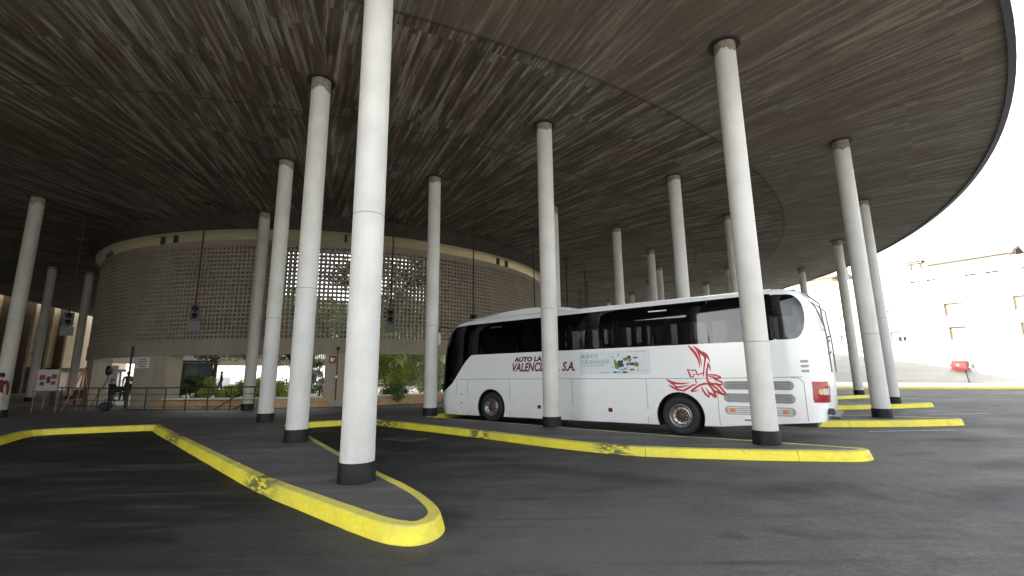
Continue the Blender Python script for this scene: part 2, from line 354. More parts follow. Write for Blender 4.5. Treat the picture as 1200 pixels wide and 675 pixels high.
M['ad_panel'] = simple('advert_panel', (.66, .70, .72), .3, var=.04)
for n_, c_ in dict(ad_green=(.10, .22, .07), ad_dark=(.03, .05, .06), ad_navy=(.02, .06, .16), ad_cyan=(.15, .42, .60), ad_violet=(.20, .12, .28), ad_tan=(.45, .33, .20), ad_olive=(.20, .22, .08)).items():
    M[n_] = simple(n_, c_, .4, var=.15)
M['sig_green'] = lens('green_lens', (.004, .018, .010)); M['sig_red'] = lens('red_lens', (.030, .004, .004))
def mat_leaf(name, c0, c1, c2):
    t = NT(name); co = t.coord('Object'); f = t.noise(co, .9, 3, .6); g = t.noise(co, 9, 2, .6)
    base = t.ramp(t.math('ADD', t.math('MULTIPLY', f, .5), t.math('MULTIPLY', g, .5)), [(.36, c0), (.5, c1), (.64, c2)])
    t.base(base); t.rough(.6)
    tl = t.new('ShaderNodeBsdfTranslucent'); t.link(base, tl.inputs[0])
    mx = t.new('ShaderNodeMixShader'); mx.inputs[0].default_value = .35
    t.link(t.p.outputs[0], mx.inputs[1]); t.link(tl.outputs[0], mx.inputs[2]); t.link(mx.outputs[0], t.out.inputs[0])
    return t.m
M['leaf'] = mat_leaf('green_leaves', (.03, .055, .012), (.065, .11, .022), (.15, .20, .04))
M['leaf_y'] = mat_leaf('yellow_green_leaves', (.11, .17, .03), (.26, .34, .06), (.46, .48, .11))
M['leaf_b'] = mat_leaf('brownish_leaves', (.07, .08, .025), (.17, .15, .05), (.34, .25, .10))
M['leaf_p'] = mat_leaf('pale_leaves', (.16, .21, .10), (.33, .38, .21), (.50, .54, .38))
M['leaf_s'] = mat_leaf('silver_leaves', (.20, .22, .20), (.36, .38, .36), (.55, .56, .54))
M['bark'] = simple('bark', (.075, .055, .04), .9, var=.4, scale=12, bump=.5)

# ------------------------------------------------------------------ object helpers
def link(name, me, m=None, parent=None, smooth=False):
    o = bpy.data.objects.new(name, me); col.objects.link(o)
    if m is not None and not me.materials: me.materials.append(m)
    if parent is not None: o.parent = parent
    if smooth:
        for p in me.polygons: p.use_smooth = True
    return o
def tag(o, label=None, cat=None, group=None, kind=None):
    if label: o['label'] = label
    if cat: o['category'] = cat
    if group: o['group'] = group
    if kind: o['kind'] = kind
    return o
def empty(name, loc=(0, 0, 0), rz=0.0):
    o = bpy.data.objects.new(name, None); col.objects.link(o); o.location = loc; o.rotation_euler = (0, 0, rz)
    o.empty_display_size = .3; return o
class MB:
    def __init__(s): s.v = []; s.f = []
    def quadface(s, *p):
        i = len(s.v); s.v += [tuple(q) for q in p]; s.f.append(tuple(range(i, i + len(p))))
    def box(s, x0, x1, y0, y1, z0, z1, T=None):
        i = len(s.v)
        P = [(x, y, z) for z in (z0, z1) for x, y in ((x0, y0), (x1, y0), (x1, y1), (x0, y1))]
        if T: P = [tuple(T @ Vector(p)) for p in P]
        s.v += P
        s.f += [tuple(i + k for k in q) for q in ((3, 2, 1, 0), (4, 5, 6, 7), (0, 1, 5, 4), (1, 2, 6, 5), (2, 3, 7, 6), (3, 0, 4, 7))]
    def tube(s, a, b, r0, r1=None, n=10, caps=True):
        r1 = r0 if r1 is None else r1; a = Vector(a); b = Vector(b); d = (b - a).normalized()
        u = d.orthogonal().normalized(); w = d.cross(u); i = len(s.v)
        for c, r in ((a, r0), (b, r1)):
            for k in range(n):
                t = 2 * pi * k / n; s.v.append(tuple(c + u * r * cos(t) + w * r * sin(t)))
        for k in range(n):
            k2 = (k + 1) % n; s.f.append((i + k, i + k2, i + n + k2, i + n + k))
        if caps: s.f.append(tuple(i + k for k in range(n))[::-1]); s.f.append(tuple(i + n + k for k in range(n)))
    def path(s, pts, r, n=8):
        for a, b in zip(pts[:-1], pts[1:]): s.tube(a, b, r, r, n)
    def lathe(s, prof, n=32, c=(0, 0, 0), axis='Z', close=False):
        i = len(s.v); m_ = len(prof)
        for k in range(n):
            t = 2 * pi * k / n
            for r, z in prof:
                if axis == 'Z': s.v.append((c[0] + r * cos(t), c[1] + r * sin(t), c[2] + z))
                else: s.v.append((c[0] + r * cos(t), c[1] + z, c[2] + r * sin(t)))
        for k in range(n):
            k2 = (k + 1) % n
            for j in range(m_ - 1 if not close else m_):
                j2 = (j + 1) % m_
                q = (i + k * m_ + j, i + k2 * m_ + j, i + k2 * m_ + j2, i + k * m_ + j2)
                s.f.append(q if axis == 'Z' else q[::-1])
    def prism(s, poly, z0, z1, T=None):
        n = len(poly); i = len(s.v)
        P = [(x, y, z0) for x, y in poly] + [(x, y, z1) for x, y in poly]
        if T: P = [tuple(T @ Vector(p)) for p in P]
        s.v += P; s.f.append(tuple(i + k for k in range(n))[::-1]); s.f.append(tuple(i + n + k for k in range(n)))
        for k in range(n): s.f.append((i + k, i + (k + 1) % n, i + n + (k + 1) % n, i + n + k))
    def mesh(s, name, recalc=False):
        me = bpy.data.meshes.new(name); me.from_pydata(s.v, [], s.f)
        if recalc:
            bm = bmesh.new(); bm.from_mesh(me); bmesh.ops.recalc_face_normals(bm, faces=bm.faces); bm.to_mesh(me); bm.free()
        me.update(); return me
    def build(s, name, m, parent=None, smooth=False, recalc=False):
        return link(name, s.mesh(name, recalc), m, parent, smooth)
def box_obj(name, m, parent, *a, T=None, bevel=0):
    b = MB(); b.box(*a, T=T); me = b.mesh(name)
    if bevel:
        bm = bmesh.new(); bm.from_mesh(me); bmesh.ops.bevel(bm, geom=bm.edges[:], offset=bevel, segments=2, affect='EDGES'); bm.to_mesh(me); bm.free()
    return link(name, me, m, parent)
def smooth_by_angle(o, ang=35):
    for p in o.data.polygons: p.use_smooth = True
    try: o.data.set_sharp_from_angle(angle=radians(ang))
    except Exception: pass
def text_mesh(s, size, shear=0.0, offset=0.0, space=1.0, align='LEFT'):
    cu = bpy.data.curves.new('lettering', 'FONT'); cu.body = s; cu.size = size; cu.shear = shear; cu.offset = offset
    cu.space_character = space; cu.align_x = align; cu.resolution_u = 3
    o = bpy.data.objects.new('lettering', cu); col.objects.link(o)
    dg = bpy.context.evaluated_depsgraph_get(); me = bpy.data.meshes.new_from_object(o.evaluated_get(dg))
    bpy.data.objects.remove(o); bpy.data.curves.remove(cu); return me

Ce = Vector((-16.17, 41.9)); Dc = Vector((-13.41, 38.08)); CEIL = 9.478; PZ = 0.17
def rotc(P, a):
    a = radians(a); x, y = P[0] - Ce.x, P[1] - Ce.y
    return (Ce.x + x * cos(a) - y * sin(a), Ce.y + x * sin(a) + y * cos(a))
# ================================================================== THE SETTING
# ground
b = MB(); n = 24
xs = [-400 + 800 * i / n for i in range(n + 1)]
for i in range(n):
    for j in range(n): b.quadface((xs[i], xs[j], 0), (xs[i + 1], xs[j], 0), (xs[i + 1], xs[j + 1], 0), (xs[i], xs[j + 1], 0))
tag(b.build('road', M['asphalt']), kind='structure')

b = MB(); b.quadface((-34, -70, .004), (75, -70, .004), (68, -2.6, .004), (-20, -2.6, .004)); tag(b.build('bounce_yard', M['bounce_yard']), kind='structure')  # added unseen ground behind the camera, bounces light onto coach and soffit
CL = [(-11.5, 15.15), (-11.26, 14.8), (-5.63, 9.01), (-3.79, 7.12), (-2.22, 5.74), (-1.6, 5.2), (-1.37, 5.03), (-1.17, 4.93), (-1.0, 4.91), (-.86, 5.0), (-.76, 5.21), (-.77, 5.55), (-1.2, 6.42), (-2.15, 7.72), (-3.3, 9.35), (-5.0, 11.9), (-7.2, 15.05)]
DL = [(-5.0, 16.35), (-4.44, 15.71), (-.95, 12.59), (.74, 10.92), (2.21, 9.73), (3.29, 9.38), (4.76, 9.02), (6.2, 8.81), (6.47, 8.83), (6.72, 8.98), (6.83, 9.16), (6.72, 9.36), (5.7, 10.12), (4.93, 10.69), (3.98, 11.22), (2.03, 12.77), (-.02, 14.5), (-2.45, 16.5), (-3.2, 17.15)]
BL = [rotc(p, -11.65) for p in CL[:13]] + [(-10.6, 7.3), (-13.18, 12.23), (-14.4, 14.19)]
BL[0] = (-22.0, 12.6); BL[1] = (-21.6, 12.1)
out = [(-60, 2), (-30, 0.5)] + BL + CL + DL
def stretch(P):
    R_ = []
    for i, p in enumerate(P):
        if 5 <= i <= 12: w = .55
        elif i in (4, 13): w = .2
        else: w = 0
        R_.append((p[0] + .83 * w, p[1] - .5 * w))
    return R_
for k in range(1, 9):
    q = [rotc(p, 11.65 * k + .1) for p in stretch(DL)]
    if k == 1: q[0] = (-.9, 20.7); q[1] = (-.2, 20.0)
    out += q
for a in range(85, 200, 10): out.append((Ce.x + 40 * cos(radians(a)), Ce.y + 40 * sin(radians(a))))
def resample(P, step):
    R_ = []
    for a, c in zip(P, P[1:] + P[:1]):
        L = hypot(c[0] - a[0], c[1] - a[1]); m_ = max(1, int(L / step)) if L < 25 else 1
        for i in range(m_): R_.append((a[0] + (c[0] - a[0]) * i / m_, a[1] + (c[1] - a[1]) * i / m_))
    return R_
def offset(P, d):
    R_ = []; n = len(P)
    for i in range(n):
        a, p, c = Vector(P[i - 1]), Vector(P[i]), Vector(P[(i + 1) % n])
        t1 = (p - a).normalized(); t2 = (c - p).normalized(); n1 = Vector((-t1.y, t1.x)); n2 = Vector((-t2.y, t2.x))
        m_ = (n1 + n2); m_ = m_.normalized() if m_.length > 1e-6 else n1
        k = d / max(.45, m_.dot(n1)); R_.append((p.x + m_.x * k, p.y + m_.y * k))
    return R_
def chaikin(P):
    R_ = []
    for a, c in zip(P, P[1:] + P[:1]):
        L = hypot(c[0] - a[0], c[1] - a[1]); q = min(.25, .35 / max(L, .01))
        R_.append((a[0] + (c[0] - a[0]) * q, a[1] + (c[1] - a[1]) * q)); R_.append((c[0] - (c[0] - a[0]) * q, c[1] - (c[1] - a[1]) * q))
    return R_
out = chaikin(chaikin(out))
base = resample(out, .3)
jr = random.Random(3)
b2 = []; dep = []
for i, q in enumerate(base):
    nx_ = base[(i + 1) % len(base)]
    if i % 8 == 0 and 8.5 < hypot(q[0], q[1]) < 34:
        L = max(.02, hypot(nx_[0] - q[0], nx_[1] - q[1])); e = .009 / L
        b2 += [q, (q[0] + (nx_[0] - q[0]) * e, q[1] + (nx_[1] - q[1]) * e), (q[0] + (nx_[0] - q[0]) * 2 * e, q[1] + (nx_[1] - q[1]) * 2 * e)]; dep += [0, .02, 0]
    else: b2.append(q); dep.append(0)
base = b2
def offd(P, d):
    A = offset(P, d); B_ = offset(P, d + .02); return [B_[i] if dep[i] else A[i] for i in range(len(P))]
o0 = offd(base, 0); o1 = offd(base, .045); o2 = offd(base, .065); o3 = offset(base, .185)
b = MB(); n = len(base)
zj = [jr.uniform(-.003, .003) for _ in range(n)]; dj = [jr.uniform(-.003, .003) for _ in range(n)]
rows = []
for R_, z in ((o0, -.03), (o0, .012), (o1, PZ - .022), (o2, PZ + .002), (o3, PZ + .008), (o3, PZ - .05)):
    i0 = len(b.v); rows.append(i0)
    for k in range(n): b.v.append((R_[k][0] + dj[k], R_[k][1] + dj[k], z + (zj[k] if z > .1 else 0) - (.014 if dep[k] and z > .1 else 0)))
for a, c in zip(rows[:-1], rows[1:]):
    for k in range(n): b.f.append((a + k, a + (k + 1) % n, c + (k + 1) % n, c + k))
tag(b.build('kerb', M['yellow'], smooth=False), kind='structure')
bm = bmesh.new(); vs = [bm.verts.new((x, y, PZ)) for x, y in offset(base, .17)]
es = [bm.edges.new((vs[i], vs[(i + 1) % n])) for i in range(n)]
bmesh.ops.triangle_fill(bm, use_beauty=True, use_dissolve=False, edges=es, normal=(0, 0, 1))
me = bpy.data.meshes.new('platform'); 
for f_ in bm.faces:
    if f_.normal.z < 0: f_.normal_flip()
bm.to_mesh(me); bm.free()
tag(link('platform', me, M['pave']), kind='structure')

# ------------------------------------------------------------------ canopy
def ray_out(a):
    """distance from the drum centre to the canopy's outer edge in direction a"""
    d = Vector((cos(a), sin(a))); w = Dc - Ce; bb = w.dot(d); c = w.dot(w) - 42.85 ** 2
    t = -bb + sqrt(bb * bb - c)
    K0 = Vector((-48.12, 42.61)); Kn = Vector((-.9347, -.3555))
    dn = d.dot(Kn)
    if dn > 1e-4: t = min(t, (K0 - Dc).dot(Kn) / dn)
    return t
N = 240; RI = 11.3
canopy = empty('canopy', (Ce.x, Ce.y, 0)); tag(canopy, 'huge circular concrete canopy with board-marked soffit carried on tall round columns', 'canopy')
def rin(a):
    w = .5 - .5 * cos(a - radians(-82)); return 12.0 + 3.2 * w
def ringpts(fr, z, extra=0):
    L = []
    for k in range(N):
        a = 2 * pi * k / N; R1 = ray_out(a); ri = rin(a); r_ = ri + (R1 - ri) * fr + extra
        L.append((Dc.x + r_ * cos(a) - Ce.x, Dc.y + r_ * sin(a) - Ce.y, z))
    return L
def strip(b, A, B_):
    i = len(b.v); b.v += A + B_; n = len(A)
    for k in range(n): b.f.append((i + k, i + (k + 1) % n, i + n + (k + 1) % n, i + n + k))
b = MB()
fr = [0, .2, .4, .6, .8, 1]
fixed = lambda R_, z: [(Dc.x + R_ * cos(2 * pi * k / N) - Ce.x, Dc.y + R_ * sin(2 * pi * k / N) - Ce.y, z) for k in range(N)]
strip(b, ringpts(.4, CEIL), fixed(16.75, CEIL))
ds = MB(); strip(ds, fixed(16.75, CEIL), fixed(16.3, CEIL - .62)); ds.build('downstand', M['downstand'], canopy)
for f0, f1 in zip(fr[2:-1], fr[3:]): strip(b, ringpts(f1, CEIL), ringpts(f0, CEIL))
b.build('soffit', M['soffit'], canopy)
b = MB(); strip(b, fixed(16.3, CEIL - .62), ringpts(0, CEIL - .62)); b.build('inner_soffit', M['soffit_lit'], canopy)
b = MB(); strip(b, ringpts(0, CEIL + .6), ringpts(1, CEIL + .55)); b.build('roof_deck', M['bare'], canopy)
b = MB(); strip(b, ringpts(0, CEIL - .62), ringpts(0, CEIL + .6)); b.build('inner_rim', M['lintel'], canopy)
b = MB(); z0 = CEIL - .05
A = ringpts(1, z0, -.12); B_ = ringpts(1, z0, .03); C_ = ringpts(1, CEIL + .62, .03); D_ = ringpts(1, CEIL + .62, -.12); E_ = ringpts(1, CEIL + .001, -.12)
strip(b, B_, A); strip(b, C_, B_); strip(b, D_, C_); strip(b, A, E_)
b.build('edge_trim', M['edge'], canopy)

# ------------------------------------------------------------------ perforated drum
drum = empty('round_hall', (Dc.x, Dc.y, 0)); tag(drum, 'round concrete hall wall of perforated screen blocks standing on broad piers', 'round wall')
def arc_block(b, r0, r1, a0, a1, z0, z1, step=1.5):
    m_ = max(1, int(abs(a1 - a0) / step)); full = abs(a1 - a0) >= 359.9
    P = []
    for k in range(m_ + (0 if full else 1)):
        a = radians(a0 + (a1 - a0) * k / m_); P.append((cos(a), sin(a)))
    i = len(b.v)
    for c, s_ in P: b.v += [(r0 * c, r0 * s_, z0), (r1 * c, r1 * s_, z0), (r1 * c, r1 * s_, z1), (r0 * c, r0 * s_, z1)]
    n = len(P)
    for k in range(n if full else n - 1):
        p = i + 4 * k; q = i + 4 * ((k + 1) % n)
        for e in range(4): b.f.append((p + e, q + e, q + (e + 1) % 4, p + (e + 1) % 4))
    if not full:
        b.f.append((i, i + 1, i + 2, i + 3)); p = i + 4 * (n - 1); b.f.append((p + 3, p + 2, p + 1, p))
RO, RT = 16.0, 15.72
b = MB(); NC, NR = 480, 22; z0, z1 = 3.44, 8.07; hc = (z1 - z0) / NR
for i in range(NC):
    a0, a1 = 2 * pi * i / NC, 2 * pi * (i + 1) / NC; am = (a0 + a1) / 2; ha = (a1 - a0) * .305
    C0 = [(cos(a), sin(a)) for a in (a0, am - ha, am + ha, a1)]
    for j in range(NR):
        zz = [z0 + j * hc, z0 + (j + .5) * hc - hc * .305, z0 + (j + .5) * hc + hc * .305, z0 + (j + 1) * hc]
        k = len(b.v)
        for R_ in (RO, RT):
            for (c, s_), z in ((C0[0], zz[0]), (C0[3], zz[0]), (C0[3], zz[3]), (C0[0], zz[3]), (C0[1], zz[1]), (C0[2], zz[1]), (C0[2], zz[2]), (C0[1], zz[2])):
                b.v.append((R_ * c, R_ * s_, z))
        for e in range(4):
            e2 = (e + 1) % 4
            b.f.append((k + e, k + e2, k + 4 + e2, k + 4 + e))
            b.f.append((k + 8 + e2, k + 8 + e, k + 12 + e, k + 12 + e2))
            b.f.append((k + 4 + e, k + 4 + e2, k + 12 + e2, k + 12 + e))
b.build('perforated_screen', M['screen'], drum)
b = MB(); arc_block(b, 16.03, 15.74, 0, 360, 2.68, 3.438); b.build('lintel_band', M['lintel'], drum)
b = MB(); arc_block(b, 16.03, 15.76, 0, 360, 8.072, 8.40); b.build('top_band', M['lintel'], drum)
PIERS = [(-133, -126), (-109.8, -102), (-74.7, -67), (-40, -32.3), (-5, 3), (30, 38), (65, 73), (100, 108)]
for a0, a1 in PIERS:
    b = MB(); arc_block(b, 16.0, 15.2, a0, a1, PZ - .02, 2.679); b.build('pier', M['pier'], drum)
gaps = [(PIERS[i][1], PIERS[i + 1][0]) for i in range(1, len(PIERS) - 1)] 
for a0, a1 in [(-102, -74.7), (-67, -40), (-32.3, -5), (3, 30), (38, 65)]:
    b = MB(); m_ = 5
    for k in range(m_):
        s_ = (a1 - a0) / m_; arc_block(b, 16.06, 15.75, a0 - (1.2 if k == 0 else 0) + s_ * k + .035, a0 + s_ * (k + 1) - .035 + (1.2 if k == m_ - 1 else 0), PZ - .02, .60)
    pp = b.build('parapet', M['stone'], drum)
    b = MB(); arc_block(b, 16.11, 15.65, a0, a1, .602, .66); b.build('coping', M['cap_white'], pp)
for a0, a1 in PIERS:
    for da in (-1.6, 1.6):
        a = radians((a0 + a1) / 2 + da); b = MB()
        T = Matrix.Translation((15.85 * cos(a), 15.85 * sin(a), 0)) @ Matrix.Rotation(a, 4, 'Z')
        b.box(-.08, .08, -.07, .07, 8.401, CEIL - .621, T=T); b.build('strut', M['steel_dark'], drum)
a = radians(-110.2); b = MB(); b.tube((16.12 * cos(a), 16.12 * sin(a), PZ), (16.12 * cos(a), 16.12 * sin(a), 3.2), .045); b.build('drainpipe', M['steel_dark'], drum)
# courtyard floor
b = MB(); arc = [(Dc.x + 15.7 * cos(2 * pi * k / 72), Dc.y + 15.7 * sin(2 * pi * k / 72)) for k in range(72)]
b.v = [(x, y, .3) for x, y in arc] + [(x, y, PZ) for x, y in arc]; b.f = [tuple(range(72))] + [(k + 72, (k + 1) % 72 + 72, (k + 1) % 72, k) for k in range(72)]
tag(b.build('courtyard_floor', simple('pale_courtyard_paving', (.50, .47, .40), .8, var=.2)), kind='structure')

# ------------------------------------------------------------------ columns
def column(x, y, label, rank, joint=None, dark=False):
    t = empty('column', (x, y, PZ)); tag(t, label, 'column', 'round columns carrying the canopy')
    H = CEIL - PZ; R = .2428
    r_ = random.Random(rank * 17 + 5)
    m_ = M['column_shaded'] if dark else M['column']
    jz = joint if joint else r_.uniform(3.2, 4.4)
    prof = [(R + .004, .0), (R + .002, .28), (R, .9), (R, H * .5), (R, H - .2)]
    b = MB(); b.lathe(prof, 40); o = b.build('shaft', m_, t, smooth=True)
    b = MB(); b.lathe([(R + .0012, jz - .009), (R + .0012, jz + .009)], 40); b.build('joint', M['joint'], t, smooth=True)
    # bare neck with ragged paint edge
    b = MB(); n = 40; low = []
    base_ = r_.uniform(.22, .34)
    for k in range(n): low.append(H - base_ - .05 * sin(k * .5 + rank) - max(0, r_.gauss(0, .035)))
    for k in range(n):
        k2 = (k + 1) % n; a0, a1 = 2 * pi * k / n, 2 * pi * k2 / n; q = R + .003
        b.quadface((q * cos(a0), q * sin(a0), low[k]), (q * cos(a1), q * sin(a1), low[k2]), (q * cos(a1), q * sin(a1), H), (q * cos(a0), q * sin(a0), H))
    b.build('neck', M['bare'], t)
    b = MB(); b.lathe([(R, H - .005), (R + .03, H - .045), (R + .115, H - .045), (R + .12, H - .002)], 40); b.build('ceiling_ring', M['steel_dark'], t)
    b = MB(); b.lathe([(R + .026, -.01), (R + .024, .26), (R + .018, .275), (R - .01, .279)], 40); b.build('base_collar', M['black_paint'], t, smooth=True)
    return t
COLS = [
 (-2.28, 6.99, 'nearest white column, on the rounded tip of the near yellow island', 4.0),
 (-5.07, 11.10, 'second column behind the nearest one on the same island', 3.6),
 (-8.29, 15.79, 'third column back on the near island, left of the second', None),
 (-12.0, 21.24, 'shaded column farthest back on the near island, by the perforated wall', None),
 (5.24, 9.90, 'large white column in front of the coach side grilles', 2.1),
 (1.09, 13.47, 'column in front of the red coach lettering at the middle of the coach', 3.35),
 (-3.07, 17.39, 'column beside the front end of the coach', 3.3),
 (11.53, 14.80, 'thick pale column just behind the rear of the coach, right of its tail light', 2.6),
 (6.66, 17.55, 'column rising behind the coach roof between the two columns in front of the coach', None),
 (2.0, 20.9, 'column hidden beyond the coach behind the column at the red lettering', None),
 (16.66, 20.63, 'slim column standing right behind the thick one beyond the coach rear', None),
 (11.20, 22.48, 'column behind the coach roof partly hidden by the large column at the grilles', None),
 (5.83, 24.40, 'leftmost column rising above the coach roof, seen against the dark soffit', None),
 (20.18, 27.38, 'outer column between the coach rear and the thick pale column', None),
 (14.9, 29.3, 'column beyond the coach hidden by the large column at the grilles', None),
 (9.12, 29.04, 'short looking column above the coach roof, left of a thinner twin', None),
 (22.88, 35.30, 'small column just above the rear corner of the coach roof', None),
 (16.72, 34.38, 'thin far column close left of the large column at the grilles', None),
 (11.24, 34.09, 'thin twin column close right of the short looking one above the coach roof', None),
 (23.6, 43.3, 'outer far column hidden beyond the coach rear window', None),
 (17.67, 40.94, 'tiny far column top above the coach roof, rightmost of the three tiny ones', None),
 (12.2, 39.8, 'far column hidden behind the pair above the coach roof', None),
 (12.11, 45.54, 'tiny far column top above the coach roof, middle of the three tiny ones', None),
 (10.70, 50.43, 'tiny far column top above the coach roof, leftmost of the three tiny ones', None),
 (-20.76, 18.98, 'shaded column at the far left edge behind the standing person', 3.9),
 (-32.6, 31.6, 'dim column behind the leaning poster board at left', None),
 (-31.6, 33.4, 'dim column hard against the left edge of the round perforated wall', None),
]
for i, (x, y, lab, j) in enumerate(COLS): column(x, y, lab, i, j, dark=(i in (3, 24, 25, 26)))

# ------------------------------------------------------------------ hanging signals
def signal(x, y, label, rank, ztop=4.75):
    t = empty('hanging_traffic_light', (x, y, 0), atan2(-y, -x) - radians(90) + pi)   # local -y faces the bays
    tag(t, label, 'traffic light', 'traffic lights hanging from the canopy')
    b = MB(); b.tube((0, 0, ztop), (0, 0, CEIL - .02), .035, n=10); b.build('rod', M['rust'], t)
    b = MB(); b.lathe([(.04, -.05), (.16, -.04), (.17, -.002)], 20, (0, 0, CEIL)); b.build('ceiling_plate', M['rust'], t)
    hb = box_obj('housing', M['black'], t, -.19, .19, -.12, .12, ztop - .66, ztop, bevel=.02)
    for nm, m_, zc in (('red_lens', M['sig_red'], ztop - .18), ('green_lens', M['sig_green'], ztop - .48)):
        b = MB(); b.lathe([(.0, -.155), (.09, -.14), (.105, -.12)], 20, (0, 0, zc), axis='Y'); b.build(nm, m_, hb, smooth=True)
        b = MB()
        for k in range(13):
            a0, a1 = radians(-10 + 200 * k / 13), radians(-10 + 200 * (k + 1) / 13)
            for q in (.125,): b.quadface((q * cos(a0), -.12, zc + q * sin(a0)), (q * cos(a1), -.12, zc + q * sin(a1)), (q * cos(a1), -.33, zc + q * sin(a1)), (q * cos(a0), -.33, zc + q * sin(a0)))
        b.build('visor', M['black'], hb)
    bb = box_obj('number_board', M['board_grey'], t, -.24, .24, -.03, .03, ztop - 1.10, ztop - .68, bevel=.008)
    for k in range(2): box_obj('strap', M['steel_dark'], t, -.05 + .0, .05, .12 + .001, .14, ztop - .7 - k * .3, ztop - .62 - k * .3)
SIG = [(-21.09, 21.58, 'hanging traffic light at far left in front of the lit beige panels'),
 (-13.90, 19.84, 'hanging traffic light in front of the perforated wall, left of the white columns'),
 (-9.55, 20.20, 'hanging traffic light mostly hidden behind the second white column'),
 (-5.93, 22.12, 'hanging traffic light just right of the nearest white column'),
 (-2.07, 24.09, 'hanging traffic light on a rod above the front of the coach'),
 (1.36, 27.48, 'hanging traffic light on a rod above the coach, left of its middle column'),
 (3.76, 30.82, 'hanging traffic light on a rod seen right of the coach middle column'),
 (5.70, 34.97, 'hanging traffic light on the middle of three close far rods'),
 (6.62, 39.47, 'hanging traffic light on the right of three close far rods'),
 (6.68, 44.67, 'hanging traffic light on the faintest and farthest rod above the coach')]
for i, (x, y, lab) in enumerate(SIG): signal(x, y, lab, i)

# ------------------------------------------------------------------ station building at left
KD = Vector((-.3555, .9347)); KN = Vector((-.9347, -.3555))
K0 = Vector((-48.12, 42.61)) + KN * 1.6
kb = empty('station_building', (K0.x, K0.y, 0), atan2(KD.y, KD.x)); tag(kb, 'beige station building with dark fins and glowing wall tops at the far left', 'building')
# local x along KD, local y = left of KD = away from us
b = MB(); b.box(-9, 34, 0, 6, 2.7, 12.6); b.build('wall', M['beige'], kb)
b = MB(); b.box(-58, -9.01, -1.3, 6, PZ, 11.8); b.build('occluder_wing', M['dark_wall'], kb)  # added unseen mass: darkens the coach glass reflections and blocks low sun
b = MB(); b.box(-9, 34, .4, 6, 0, 2.7); b.build('shopfront', M['dark_wall'], kb)
b = MB(); b.box(-9, 34, -.12, .02, 2.5, 2.9); b.build('fascia', M['dark_wall'], kb)
for s_ in [-7, -3.5, -.2, 3.3, 6.8, 10.2, 13.6]:
    b = MB(); b.box(s_ - .25, s_ + .25, -.75, -.001, PZ, 11.5); b.build('fin', M['fin'], kb)
for s_ in (18.4, 22.4, 26.2):
    d_ = box_obj('door', M['red'], kb, s_ - .55, s_ + .55, .3, .399, .2, 2.35); box_obj('handle', M['chrome'], d_, s_ + .35, s_ + .4, .26, .3, 1.0, 1.3)
b = MB(); b.box(15.5, 33, .33, .39, PZ, 2.7); b.build('entrance_wall', M['cream'], kb)
for s_ in (1.6, 5.0, 8.6):
    lp = box_obj('wall_lamp', M['grey_paint'], kb, s_ - .25, s_ + .25, -.7, -.35, 4.1, 4.6, bevel=.03); box_obj('bracket', M['steel_dark'], lp, s_ - .03, s_ + .03, -.35, 0, 4.3, 4.36)

# ------------------------------------------------------------------ building at right
F0 = Vector((46.396, 42.53)); FD = Vector((-.547, .837)).normalized()
fb = empty('white_building', (F0.x, F0.y, 0), atan2(FD.y, FD.x)); tag(fb, 'sunlit white masonry building with small recessed windows across the yard', 'building')
# local x = along (to the left in the photo), local y = left of FD = towards us (negative is behind)
wins = [(4.42, 3.0, 8.06, 6.82, 0), (-.45, -2.2, 8.14, 6.90, 0), (4.35, 3.1, 5.66, 4.40, 0), (-.6, -2.3, 5.68, 4.46, 0), (9.2, 7.9, 7.93, 6.67, 1), (9.2, 7.8, 5.54, 4.40, 2), (13.8, 12.9, 7.68, 6.35, 1), (14.0, 12.9, 5.5, 4.4, 1),
        (19, 17.8, 7.7, 6.4, 1), (19, 17.8, 5.5, 4.4, 1), (-5.4, -7, 8.1, 6.9, 0), (-5.4, -7, 5.6, 4.4, 0)]
slits = [(6.75, 5.95), (5.4, 4.65), (2.45, 1.6), (1.0, .05), (-1.35, -2.3), (10.8, 9.9), (13, 12.2)]
def wall_with_holes(x0, x1, z0, z1, holes, y=0.0, depth=.32):
    xs_ = sorted({x0, x1, *[h[0] for h in holes], *[h[1] for h in holes]}); zs = sorted({z0, z1, *[h[2] for h in holes], *[h[3] for h in holes]})
    b = MB()
    for xa, xb in zip(xs_[:-1], xs_[1:]):
        for za, zb in zip(zs[:-1], zs[1:]):
            cx_, cz = (xa + xb) / 2, (za + zb) / 2
            if any(min(h[0], h[1]) < cx_ < max(h[0], h[1]) and min(h[2], h[3]) < cz < max(h[2], h[3]) for h in holes): continue
            b.quadface((xa, y, za), (xa, y, zb), (xb, y, zb), (xb, y, za))
    for h in holes:
        a, c = min(h[0], h[1]), max(h[0], h[1]); lo, hi = min(h[2], h[3]), max(h[2], h[3]); q = y - depth
        b.quadface((a, y, lo), (c, y, lo), (c, q, lo), (a, q, lo)); b.quadface((a, y, hi), (a, q, hi), (c, q, hi), (c, y, hi))
        b.quadface((a, y, lo), (a, q, lo), (a, q, hi), (a, y, hi)); b.quadface((c, y, lo), (c, y, hi), (c, q, hi), (c, q, lo))
    return b
H_ = [(w[0], w[1], w[2], w[3]) for w in wins] + [(s0, s1, 10.72, 10.56) for s0, s1 in slits]
b = wall_with_holes(-95, 60, -.2, 11.75, H_); b.build('wall', M['facade'], fb)
b = MB(); b.box(-95, 60, -14, -.34, -.2, 11.7); b.build('inner_block', M['facade_plain'], fb)
b = MB(); b.box(-95, 60, -.3, .06, 11.752, 11.95); b.build('parapet', M['facade_plain'], fb)
b = MB(); b.box(-95, 60, .002, .07, 4.28, 4.37); b.build('string_course', M['cap_white'], fb)
